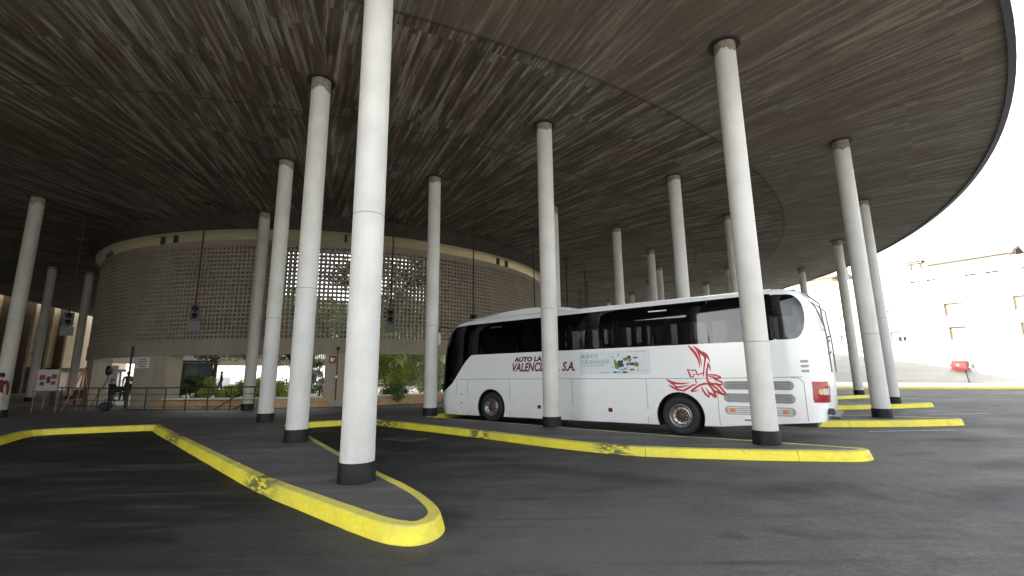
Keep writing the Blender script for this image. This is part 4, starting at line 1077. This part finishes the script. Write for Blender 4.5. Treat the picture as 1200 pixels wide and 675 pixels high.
EAGLE = [[[[-0.334,2.324],[-0.351,2.341]],[[-0.403,2.225],[-0.453,2.269]],[[-0.49,2.096],[-0.55,2.135]],[[-0.546,1.988],[-0.596,2.008]],[[-0.579,1.879],[-0.616,1.886]],[[-0.589,1.745],[-0.601,1.745]]],[[[-0.475,2.307],[-0.492,2.323]],[[-0.539,2.204],[-0.587,2.256]],[[-0.62,2.127],[-0.675,2.188]],[[-0.699,2.046],[-0.759,2.102]],[[-0.745,1.998],[-0.793,2.033]]],[[[-0.544,2.196],[-0.6,2.217]],[[-0.594,2.059],[-0.64,2.073]],[[-0.623,1.924],[-0.655,1.931]],[[-0.65,1.777],[-0.661,1.779]]],[[[-0.694,2.157],[-0.714,2.177]],[[-0.762,2.065],[-0.809,2.102]],[[-0.81,1.981],[-0.854,2.001]],[[-0.856,1.875],[-0.868,1.879]]],[[[-0.734,2.054],[-0.796,2.046]],[[-0.72,1.928],[-0.766,1.922]],[[-0.694,1.768],[-0.73,1.764]],[[-0.669,1.631],[-0.706,1.629]],[[-0.671,1.517],[-0.693,1.517]]],[[[-0.803,1.88],[-0.834,1.875]],[[-0.773,1.769],[-0.818,1.761]],[[-0.736,1.631],[-0.788,1.628]],[[-0.734,1.491],[-0.781,1.497]],[[-0.749,1.39],[-0.794,1.419]],[[-0.831,1.314],[-0.853,1.369]],[[-0.965,1.307],[-0.975,1.36]],[[-1.092,1.299],[-1.099,1.325]]],[[[-0.801,1.873],[-0.827,1.883]],[[-0.826,1.769],[-0.867,1.781]],[[-0.855,1.661],[-0.867,1.663]]],[[[-0.683,1.628],[-0.689,1.596]],[[-0.597,1.606],[-0.603,1.574]],[[-0.529,1.585],[-0.511,1.55]],[[-0.528,1.638],[-0.491,1.625]],[[-0.494,1.707],[-0.476,1.672]],[[-0.396,1.7],[-0.391,1.667]],[[-0.277,1.72],[-0.271,1.697]]],[[[-0.26,1.702],[-0.28,1.715]],[[-0.294,1.624],[-0.335,1.643]],[[-0.331,1.489],[-0.368,1.524]],[[-0.429,1.502],[-0.409,1.534]],[[-0.477,1.594],[-0.453,1.579]],[[-0.386,1.591],[-0.385,1.574]]],[[[-0.457,1.471],[-0.49,1.473]],[[-0.456,1.4],[-0.489,1.407]],[[-0.482,1.344],[-0.499,1.35]]],[[[0.302,1.438],[0.285,1.462]],[[0.194,1.344],[0.164,1.405]],[[0.044,1.317],[0.033,1.372]],[[-0.124,1.316],[-0.126,1.36]],[[-0.311,1.356],[-0.311,1.368]]],[[[0.251,1.294],[0.237,1.314]],[[0.156,1.214],[0.126,1.263]],[[0.015,1.149],[-0.006,1.202]],[[-0.13,1.14],[-0.138,1.178]]],[[[0.191,1.341],[0.17,1.37]],[[0.126,1.294],[0.099,1.325]],[[0.043,1.213],[0.027,1.267]],[[-0.121,1.241],[-0.117,1.279]],[[-0.284,1.294],[-0.282,1.306]]],[[[-0.145,1.126],[-0.121,1.173]],[[-0.266,1.197],[-0.241,1.243]],[[-0.382,1.275],[-0.365,1.313]],[[-0.492,1.325],[-0.487,1.346]]],[[[-0.341,1.126],[-0.314,1.169]],[[-0.449,1.2],[-0.422,1.244]],[[-0.562,1.28],[-0.545,1.324]],[[-0.669,1.31],[-0.665,1.363]],[[-0.764,1.317],[-0.79,1.366]],[[-0.823,1.232],[-0.866,1.264]],[[-0.882,1.125],[-0.939,1.152]],[[-0.909,0.987],[-0.964,1.004]]],[[[-0.327,1.122],[-0.327,1.16]],[[-0.43,1.133],[-0.428,1.165]],[[-0.533,1.167],[-0.531,1.179]]],[[[-0.585,1.263],[-0.605,1.274]],[[-0.613,1.168],[-0.651,1.19]],[[-0.668,1.061],[-0.71,1.097]],[[-0.767,0.972],[-0.772,1.034]],[[-0.813,1.087],[-0.761,1.075]],[[-0.765,1.166],[-0.736,1.15]],[[-0.719,1.239],[-0.708,1.233]]],[[[-0.77,1.112],[-0.79,1.138]],[[-0.828,1.044],[-0.874,1.098]],[[-0.904,0.98],[-0.944,1.024]]],[[[-0.829,1.311],[-0.852,1.342]],[[-0.926,1.23],[-0.957,1.268]],[[-0.983,1.178],[-1.018,1.212]],[[-1.058,1.073],[-1.094,1.121]],[[-1.158,1.044],[-1.177,1.088]]],[[[-0.904,1.143],[-0.92,1.178]],[[-1.003,1.091],[-1.027,1.145]],[[-1.137,1.047],[-1.157,1.097]]],[[[-0.988,1.302],[-1.013,1.33]],[[-1.049,1.233],[-1.089,1.268]],[[-1.104,1.146],[-1.144,1.181]],[[-1.194,1.068],[-1.213,1.087]]],[[[-0.773,1.55],[-0.776,1.582]],[[-0.859,1.547],[-0.863,1.584]],[[-0.962,1.54],[-0.975,1.581]],[[-1.061,1.496],[-1.082,1.534]],[[-1.097,1.475],[-1.117,1.502]]],[[[-0.79,1.517],[-0.795,1.539]],[[-0.894,1.493],[-0.906,1.53]],[[-0.998,1.445],[-1.009,1.497]],[[-1.082,1.471],[-1.077,1.507]]],[[[-0.913,1.45],[-0.921,1.471]],[[-1.012,1.407],[-1.03,1.446]],[[-1.101,1.356],[-1.143,1.388]],[[-1.088,1.336],[-1.103,1.288]],[[-1.016,1.34],[-1.009,1.314]]]]
b = MB()
for st in EAGLE:
    for (l0, r0), (l1, r1) in zip(st[:-1], st[1:]):
        b.quadface(*[(x, SY(z, .0045), z) for x, z in (l0, l1, r1, r0)])
b.build('eagle_graphic', M['red_decal'], bus)
for x, z in ((6.35, 3.28), (.45, 3.33)): box_obj('window_notice', M['white_paint'], bus, x - .26, x + .26, 1.205, 1.209, z, z + .035)
# ================================================================== VEGETATION
def leaves(b, c, r, n, size, rr, flat=1.0):
    for _ in range(n):
        u = Vector((rr.gauss(0, 1), rr.gauss(0, 1), rr.gauss(0, 1))).normalized() * (rr.random() ** .45)
        p = Vector(c) + Vector((u.x * r, u.y * r, u.z * r * flat)); s = size * rr.uniform(.6, 1.3)
        d = Vector((rr.gauss(0, 1), rr.gauss(0, 1), rr.gauss(0, .7))).normalized(); w = d.orthogonal().normalized()
        w = (Matrix.Rotation(rr.uniform(0, 6.28), 3, d) @ w); q = d.cross(w)
        b.quadface(tuple(p - w * s * .35), tuple(p + q * s * .5 * .5), tuple(p + w * s * .5), tuple(p - q * s * .25))
def shrub(x, y, h, r, m_, label, n=900, size=.12, seed=1, z0=.3, name='shrub', cat='shrub', group='shrubs in the courtyard'):
    rr = random.Random(seed); t = empty(name, (x, y, z0)); tag(t, label, cat, group)
    b = MB()
    for k in range(5):
        a = rr.uniform(0, 6.28); b.tube((0, 0, 0), (r * .4 * cos(a), r * .4 * sin(a), h * .6), .025, .008, 6)
    b.build('stem', M['bark'], t)
    b = MB(); nc = max(8, int(h * r * 9))
    for k in range(nc):
        zc = rr.uniform(.15, .92) * h; q = r * (1 - .5 * abs(zc / h - .45) * 1.2) * rr.uniform(.2, .85); a = rr.uniform(0, 6.28)
        leaves(b, (q * cos(a), q * sin(a), zc), rr.uniform(.22, .45) * max(.6, r * .7), n // nc + 1, size, rr)
    b.build('foliage', M[m_], t)
def tree(x, y, h, cr, m_, label, seed=1, n=6000, size=.17, z0=.3, lean=(0, 0), cz=.62):
    rr = random.Random(seed); t = empty('tree', (x, y, z0)); tag(t, label, 'tree', 'trees in the courtyard')
    b = MB(); top = Vector((lean[0], lean[1], h * .5)); mid = Vector((lean[0] * .3 + .1, lean[1] * .3, h * .27))
    b.tube((0, 0, 0), mid, .17, .13, 10); b.tube(mid, top, .13, .09, 10); tips = []
    for k in range(9):
        a = 2 * pi * k / 9 + rr.uniform(-.3, .3); L = cr * rr.uniform(.5, .95); s_ = mid.lerp(top, rr.uniform(.3, 1))
        e = s_ + Vector((L * cos(a), L * sin(a), h * rr.uniform(.1, .42))); m2 = s_.lerp(e, .5) + Vector((0, 0, .25))
        b.tube(s_, m2, .06, .04, 7); b.tube(m2, e, .04, .015, 7); tips += [m2, e]
        for j in range(3):
            e2 = m2.lerp(e, rr.random()) + Vector((rr.gauss(0, .6), rr.gauss(0, .6), rr.uniform(0, .9))); b.tube(m2.lerp(e, .5), e2, .02, .006, 5); tips.append(e2)
    b.build('trunk', M['bark'], t)
    b = MB(); cl = []
    for p in tips: cl.append((p, rr.uniform(.45, .8)))
    for k in range(16):
        u = Vector((rr.gauss(0, 1), rr.gauss(0, 1), rr.gauss(0, 1))).normalized() * rr.uniform(.45, 1)
        cl.append((Vector((lean[0] + u.x * cr, lean[1] + u.y * cr, h * cz + u.z * h * .33)), rr.uniform(.4, .85)))
    for p, r_ in cl: leaves(b, p, r_, n // len(cl), size, rr, .8)
    b.build('crown', M[m_], t)
tree(-8.2, 26.6, 9.6, 3.0, 'leaf', 'dark tree whose branches spill over the top of the perforated wall', 3, 9000, .16, lean=(.3, -.8), cz=.72)
tree(-18.2, 32.5, 6.4, 2.5, 'leaf_b', 'brown leaved tree seen through the opening left of the columns', 5, 6000)
tree(-14.2, 30.6, 6.0, 2.2, 'leaf_b', 'leaning brownish tree seen between the third and second columns', 8, 5000, lean=(-.8, 0))
tree(-11.3, 30.2, 6.8, 2.4, 'leaf', 'green tree seen just left of the pier with the red sign', 11, 6000)
tree(-4.2, 33.5, 7.4, 3.0, 'leaf_y', 'bright green tree behind the shrubs beside the front of the coach', 14, 7000)
tree(-19.5, 42.0, 7.5, 3.0, 'leaf', 'farthest green tree deep in the courtyard behind the dark kiosk', 17, 5000)
shrub(-7.3, 27.6, 4.2, 2.1, 'leaf_y', 'tall yellow green shrub right of the nearest white column', 9000, .15, 21)
shrub(-5.2, 28.6, 4.4, 2.0, 'leaf_p', 'pale green shrub beside the column at the front of the coach', 9000, .15, 22)
shrub(-4.4, 25.6, 1.4, 1.1, 'leaf_p', 'small light leafed plant above the orange parapet beside the coach', 3500, .12, 23)
shrub(-6.1, 24.6, .9, 1.2, 'leaf', 'low clipped green plant along the orange parapet', 3500, .10, 24)
shrub(-10.4, 25.0, 1.7, .8, 'leaf_s', 'silver leaved spiky shrub left of the pier with the red sign', 1800, .12, 25)
shrub(-11.6, 26.4, 2.7, 1.0, 'leaf', 'dark green shrub behind the silver leaved one', 2600, .11, 26)
shrub(-17.6, 25.8, 1.4, 1.2, 'leaf', 'dark bush under the black kiosk, left end of the planted bed', 4000, .12, 27)
shrub(-15.9, 25.4, 1.3, 1.3, 'leaf_y', 'yellow green bush in the planted bed right of the dark bush', 4500, .13, 28)
shrub(-14.2, 25.4, 1.1, 1.4, 'leaf_y', 'low bright green bush in front of the walking figure', 4500, .13, 29)
shrub(-12.3, 25.3, 1.0, 1.4, 'leaf_y', 'low light bush just right of the shaded rear column', 4000, .12, 30)
shrub(-8.8, 24.9, .9, .9, 'leaf', 'low green bush hidden behind the pier with the red sign', 1500, .08, 31)
tree(-15.5, 35.5, 8.6, 3.4, 'leaf', 'tall dark tree in the middle of the courtyard behind the perforated wall', 31, 9000, .22, cz=.6)
tree(-21.8, 33.8, 8.2, 3.2, 'leaf', 'tall dark tree in the left of the courtyard behind the perforated wall', 33, 8000, .22, cz=.6)
tree(-9.5, 36.5, 8.4, 3.4, 'leaf', 'tall dark tree in the right of the courtyard behind the perforated wall', 35, 8000, .22, cz=.6)
tree(-15.5, 47.5, 7.4, 3.4, 'leaf', 'dark tree at the far side of the courtyard below the distant rim', 37, 7000, .22, cz=.55)
# ================================================================== COURTYARD AND LEFT HALL
kk = empty('kiosk', (-27.2, 39.2, .3), radians(35)); tag(kk, 'black glazed kiosk standing in the courtyard beyond the dark bush', 'kiosk')
box_obj('glazing', M['glass_far'], kk, -1.5, 1.5, -.6, .6, 0, 2.5); b = MB()
for x in (-1.5, -.5, .5, 1.45): b.box(x, x + .06, -.66, -.601, 0, 2.55)
b.box(-1.55, 1.55, -.66, .66, 2.551, 2.7); b.build('frame', M['black'], kk)
# railing
ra = empty('railing', (Dc.x, Dc.y, PZ)); tag(ra, 'dark steel railing curving in front of the round hall piers', 'railing')
def pol(r, a, z): return (r * cos(radians(a)), r * sin(radians(a)), z)
RR = 17.15; angs = [-128 + 44 * k / 13 for k in range(14)]
b = MB(); 
for z, q in ((1.02, .028), (.72, .012), (.45, .012), (.18, .012)): b.path([pol(RR, -128 + 44 * k / 40, z) for k in range(41)], q, 6)
b.build('rails', M['steel_dark'], ra)
for a in angs:
    b = MB(); b.tube(pol(RR, a, 0), pol(RR, a, 1.02), .026, n=8); b.build('post', M['steel_dark'], ra)
b = MB()
for k in range(8): b.tube(pol(RR + .02 * k, -128.4 - .4 * k, .05), pol(RR + .02 * k, -128.4 - .4 * k, 1.0), .012, n=6)
b.path([pol(RR, -128, 1.02), pol(RR + .2, -132, 1.02)], .025); b.build('end_bars', M['steel_dark'], ra)
sr = empty('stair_handrail', (Dc.x, Dc.y, PZ)); tag(sr, 'sloping double handrail beside the base of the shaded rear column', 'handrail')
b = MB(); b.path([pol(16.8, -90.5, 0.0), pol(16.75, -85.2, 1.0)], .025); b.path([pol(16.8, -87.5, 0.0), pol(16.75, -82.6, .95)], .025); b.build('rails', M['steel_dark'], sr)
# plaque on pier
def wall_frame(name, a, z, label, cat, r=16.01):
    t = empty(name, (Dc.x + r * cos(radians(a)), Dc.y + r * sin(radians(a)), z), radians(a + 90)); return tag(t, label, cat)
t = wall_frame('notice_plate', -107.6, 2.38, 'pale notice plate with lines of dark lettering on the left pier', 'notice')
box_obj('plate', M['cap_white'], t, -.45, .45, -.04, -.002, -.27, .27)
b = MB()
for k, w in enumerate((.26, .32, .36, .24)): b.box(-w, w, -.046, -.041, .17 - k * .12 - .022, .17 - k * .12 + .022)
b.build('lettering', M['dark_decal'], t)
t = wall_frame('fire_sign', -73.5, 2.42, 'small red fire point sign with white symbol on the middle pier', 'sign')
box_obj('plate', M['dull_red'], t, -.16, .16, -.03, -.002, -.18, .18); b = MB(); b.box(-.09, -.02, -.035, -.031, -.1, .1); b.box(.02, .05, -.035, -.031, -.1, .06); b.box(.05, .1, -.035, -.031, .02, .06); b.build('symbol', M['white_paint'], t)
t = wall_frame('service_pipe', -72.7, PZ, 'thin dark service pipe with a valve running up the middle pier', 'pipe')
b = MB(); b.tube((0, -.05, .3), (0, -.05, 2.75), .022); b.build('pipe', M['steel_dark'], t); box_obj('junction_box', M['steel_dark'], t, -.08, .08, -.12, -.01, 2.7, 2.86, bevel=.01); box_obj('valve', M['chrome'], t, -.05, .05, -.1, -.02, 1.35, 1.47, bevel=.01)
# info totem in the doorway
t = empty('information_totem', (-24.6, 28.3, .3), radians(42)); tag(t, 'pale grey information totem standing in the left doorway', 'totem')
box_obj('panel', M['grey_paint'], t, -.38, .38, -.05, .05, .05, 2.1, bevel=.02); box_obj('foot', M['steel_dark'], t, -.45, .45, -.2, .2, 0, .05); b = MB(); b.box(-.06, .06, -.056, -.051, 1.55, 1.75); b.box(-.06, .06, -.056, -.051, 1.35, 1.45); b.build('symbol', M['dark_decal'], t)
# benches
for i, (x, y, lab) in enumerate(((-23.35, 27.75, 'dark bench in the left doorway right of the grey totem'), (-23.5, 26.2, 'dark bench behind the end of the railing at the left doorway'))):
    t = empty('bench', (x, y, .3 if i == 0 else PZ), radians(35)); tag(t, lab, 'bench', 'benches by the left doorway')
    box_obj('seat', M['steel_dark'], t, -.9, .9, -.22, .22, .42, .46); box_obj('backrest', M['steel_dark'], t, -.9, .9, .2, .24, .5, .85)
    for s_ in (-.75, .75): box_obj('leg', M['steel_dark'], t, s_ - .03, s_ + .03, -.2, .24, 0, .42)
# cafe tables, pale in the doorway
for i, (x, y, lab) in enumerate(((-24.0, 29.2, 'white cafe table nearest the drainpipe in the left doorway'), (-25.8, 30.6, 'white cafe table behind the seated people in the left doorway'))):
    t = empty('cafe_table', (x, y, .3)); tag(t, lab, 'table', 'cafe tables in the doorway')
    b = MB(); b.lathe([(0, .70), (.42, .70), (.43, .735), (0, .74)], 24); b.build('tabletop', M['white_paint'], t); b = MB(); b.tube((0, 0, .03), (0, 0, .70), .03); b.lathe([(.26, 0), (.26, .03), (0, .04)], 20); b.build('pedestal', M['chrome'], t)
# poster board on an easel
t = empty('poster_stand', (-21.6, 21.6, PZ), radians(48)); tag(t, 'leaning white poster with red and black picture on a red stand', 'poster stand')
T = Matrix.Rotation(radians(-12), 4, 'X') @ Matrix.Identity(4)
bd = box_obj('board', M['poster_paper'], t, -.42, .42, -.02, .02, .95, 1.95, T=T, bevel=.005)
for x0, x1, z0, z1, m_ in ((-.36, .36, 1.82, 1.9, 'grey_paint'), (-.36, .36, 1.0, 1.07, 'grey_paint'), (-.28, -.08, 1.45, 1.7, 'dull_red'), (-.04, .10, 1.3, 1.62, 'black'), (.12, .3, 1.5, 1.72, 'dull_red'), (-.24, -.1, 1.2, 1.38, 'black'), (.13, .28, 1.22, 1.4, 'dull_red')):
    b = MB(); b.box(x0, x1, -.026, -.022, z0, z1, T=T); b.build('picture', M[m_], bd)
for x in (-.38, .38):
    b = MB(); b.tube((x, -.32, 0), (x, .42 - .0, 1.95), .02); b.build('leg', M['wood'], t)
b = MB(); b.tube((0, .75, 0), (0, .30, 1.6), .02); b.build('leg', M['wood'], t); b = MB(); b.tube((-.44, .16, .93), (.44, .16, .93), .025); b.build('ledge', M['wood'], t)
t = empty('wooden_easel', (-20.9, 22.3, PZ), radians(60)); tag(t, 'empty orange wooden easel between the poster and the black tripod', 'easel')
for (a, c) in (((-.45, -.2, 0), (.25, .1, 2.0)), ((.55, -.2, 0), (.25, .1, 2.0)), ((.3, .7, 0), (.25, .12, 1.8))):
    b = MB(); b.tube(a, c, .028); b.build('leg', M['wood'], t)
b = MB(); b.tube((-.3, -.14, .5), (.5, -.14, .5), .022); b.build('crossbar', M['wood'], t)
t = empty('tripod_fan', (-20.4, 23.4, PZ), radians(-40)); tag(t, 'black tripod with a round black head beside the left pier', 'tripod')
for k in range(3):
    a = 2 * pi * k / 3; b = MB(); b.tube((.6 * cos(a), .6 * sin(a), 0), (.03 * cos(a), .03 * sin(a), 1.3), .018); b.build('leg', M['chrome'] if k == 0 else M['black'], t)
b = MB(); b.tube((0, 0, 1.25), (0, 0, 1.7), .025); b.build('pole', M['black'], t); b = MB(); b.lathe([(0, -.12), (.2, -.10), (.26, 0), (.2, .12), (0, .14)], 24, (0, 0, 1.85), axis='Y'); b.build('head', M['black'], t, smooth=True)
bg_ = MB()
t = empty('duffel_bag', (-19.0, 21.9, PZ), radians(20)); tag(t, 'black bag lying on the floor by the railing end', 'bag')
b = MB(); b.lathe([(0, -.36), (.16, -.33), (.2, -.2), (.2, .2), (.16, .33), (0, .36)], 20, (0, 0, .19), axis='Y'); o = b.build('body', M['cloth_dark'], t, smooth=True); b = MB(); b.path([(0, -.18, .38), (0, -.1, .5), (0, .1, .5), (0, .18, .38)], .015); b.build('strap', M['black'], t)

# ------------------------------------------------------------------ people
def person(x, y, z, rz, label, shirt, trousers, pose='walk', hair='hair', h=1.72):
    t = empty('person', (x, y, z), rz); tag(t, label, 'person', None)
    s = h / 1.72
    if pose == 'walk': lf, rf = .24, -.22
    else: lf, rf = .03, -.02
    J = {'pel': (0, 0, .95), 'waist': (0, 0, 1.08), 'chest': (0, .0, 1.30), 'neck': (0, 0, 1.47), 'skull0': (0, .01, 1.54), 'skull': (0, .015, 1.62), 'crown': (0, .0, 1.68),
         'hl': (-.09, 0, .92), 'kl': (-.10, lf * .6 + .03, .50), 'al': (-.10, lf, .09), 'tl': (-.11, lf + .17, .035),
         'hr': (.09, 0, .92), 'kr': (.10, rf * .3 + .03, .50), 'ar': (.10, rf - .04, .10), 'tr': (.11, rf + .13, .035),
         'sl': (-.18, 0, 1.41), 'el': (-.23, -rf * -.3 - .04, 1.13), 'wl': (-.23, rf * .5 + .08, .89), 'ml': (-.225, rf * .5 + .11, .80),
         'sr': (.18, 0, 1.41), 'er': (.23, -.03, 1.13), 'wr': (.23, lf * .5 + .04, .89), 'mr': (.225, lf * .5 + .07, .80)}
    if pose == 'sit':
        J.update(pel=(0, 0, .50), waist=(0, .0, .63), chest=(0, .02, .85), neck=(0, .03, 1.02), skull0=(0, .05, 1.09), skull=(0, .06, 1.17), crown=(0, .05, 1.23),
                 hl=(-.09, .04, .49), kl=(-.12, .44, .50), al=(-.12, .46, .09), tl=(-.12, .62, .035), hr=(.09, .04, .49), kr=(.12, .44, .50), ar=(.12, .48, .09), tr=(.12, .64, .035),
                 sl=(-.18, .02, .96), el=(-.22, .06, .70), wl=(-.14, .28, .58), ml=(-.10, .34, .56), sr=(.18, .02, .96), er=(.22, .06, .70), wr=(.14, .28, .58), mr=(.10, .34, .56))
    R = dict(pel=.135, waist=.125, chest=.145, neck=.055, skull0=.07, skull=.095, crown=.075, hl=.095, kl=.062, al=.04, tl=.035, hr=.095, kr=.062, ar=.04, tr=.035,
             sl=.07, el=.045, wl=.03, ml=.03, sr=.07, er=.045, wr=.03, mr=.03)
    E_ = [('pel', 'waist'), ('waist', 'chest'), ('chest', 'neck'), ('neck', 'skull0'), ('skull0', 'skull'), ('skull', 'crown'), ('pel', 'hl'), ('hl', 'kl'), ('kl', 'al'), ('al', 'tl'), ('pel', 'hr'), ('hr', 'kr'), ('kr', 'ar'), ('ar', 'tr'),
          ('chest', 'sl'), ('sl', 'el'), ('el', 'wl'), ('wl', 'ml'), ('chest', 'sr'), ('sr', 'er'), ('er', 'wr'), ('wr', 'mr')]
    K = list(J); V = [tuple(c * s for c in J[k]) for k in K]; Ed = [(K.index(a), K.index(c)) for a, c in E_]
    rad = [R[k] * s for k in K]
    for sd_, w in (('l', 'ml'), ('r', 'mr')):      # five fingers
        p = Vector(V[K.index(w)]); q = Vector(V[K.index('w' + sd_)]); d = (p - q).normalized()
        side_ = Vector((0, 1, 0)) - d * d.y; side_.normalize()
        for f_ in range(5):
            o_ = (f_ - 1.5) * .021 * s; L = (.07, .085, .08, .065, .055)[f_] * s
            if f_ == 4: st = q.lerp(p, .4) + side_ * .03 * s; en = st + (d * .5 + side_ * .8).normalized() * .05 * s
            else: st = p + side_ * o_; en = st + (d + side_ * (f_ - 1.5) * .06).normalized() * L
            i0 = len(V); V.append(tuple(st)); V.append(tuple(en)); rad += [.009 * s, .007 * s]; Ed += [(K.index(w), i0), (i0, i0 + 1)]
    me = bpy.data.meshes.new('body'); me.from_pydata(V, Ed, []); o = bpy.data.objects.new('tmp', me); col.objects.link(o)
    md = o.modifiers.new('s', 'SKIN'); sk = me.skin_vertices[0].data
    for i, r_ in enumerate(rad): sk[i].radius = (r_, r_ * (.78 if i in (K.index('chest'), K.index('pel'), K.index('waist')) else 1))
    sk[0].use_root = True; md.branch_smoothing = .4
    ms = o.modifiers.new('u', 'SUBSURF'); ms.levels = 2; ms.render_levels = 2
    dg = bpy.context.evaluated_depsgraph_get(); m2 = bpy.data.meshes.new_from_object(o.evaluated_get(dg)); bpy.data.objects.remove(o)
    m2.materials.clear()
    for m_ in ('skin', shirt, trousers, 'black'): m2.materials.append(M[m_])
    zneck = J['neck'][2] * s; zp = J['pel'][2] * s + .02
    for p in m2.polygons:
        c = p.center; p.use_smooth = True; mi = 1
        if c.z > zneck - .01: mi = 0
        elif pose == 'sit':
            if c.y > .30 and c.z > .52 and abs(c.x) < .2 and c.y < .42 and c.z > .53: mi = 0
            elif c.z < .09: mi = 3
            elif c.z < .56: mi = 2
        else:
            if c.z < .09 * s: mi = 3
            elif abs(c.x) > .19 * s and c.z < .90 * s: mi = 0
            elif c.z < zp and abs(c.x) < .2 * s: mi = 2
        p.material_index = mi
    link('body', m2, None, t)
    c = Vector(J['skull']) * s + Vector((0, -.012, .012)); b = MB(); prof = []
    for k in range(9): a = radians(-25 + 115 * k / 8); prof.append((.104 * s * cos(a), .118 * s * sin(a)))
    b.lathe(prof, 20, tuple(c)); hr_ = b.build('hair', M[hair], t, smooth=True)
    for v in hr_.data.vertices:
        if v.co.y > c.y + .03 and v.co.z < c.z + .05: v.co.y = c.y + .03
    b = MB()
    for sx in (-.032, .032): b.lathe([(.012, 0), (0, .006)], 8, (c.x + sx * s, c.y + .098 * s, c.z - .01), axis='Y')
    b.build('eyes', M['black'], t)
person(-20.05, 18.2, PZ, radians(50), 'person in dark red top and beige trousers at the far left edge', 'cloth_maroon', 'cloth_beige', 'stand')
person(-22.7, 36.2, .3, radians(120), 'person in dark navy clothes walking in the sunny courtyard', 'cloth_dark', 'cloth_dark', 'walk')
person(-23.65, 27.5, .3, radians(200), 'person in dark clothes sitting on the bench right of the totem', 'cloth_dark', 'cloth_dark', 'sit')
person(-23.0, 27.95, .3, radians(185), 'person in maroon top sitting at the right end of that bench', 'cloth_maroon', 'cloth_dark', 'sit')
person(-24.5, 29.6, .3, radians(230), 'person in dark top standing behind the seated pair in the doorway', 'cloth_dark', 'cloth_beige', 'stand')
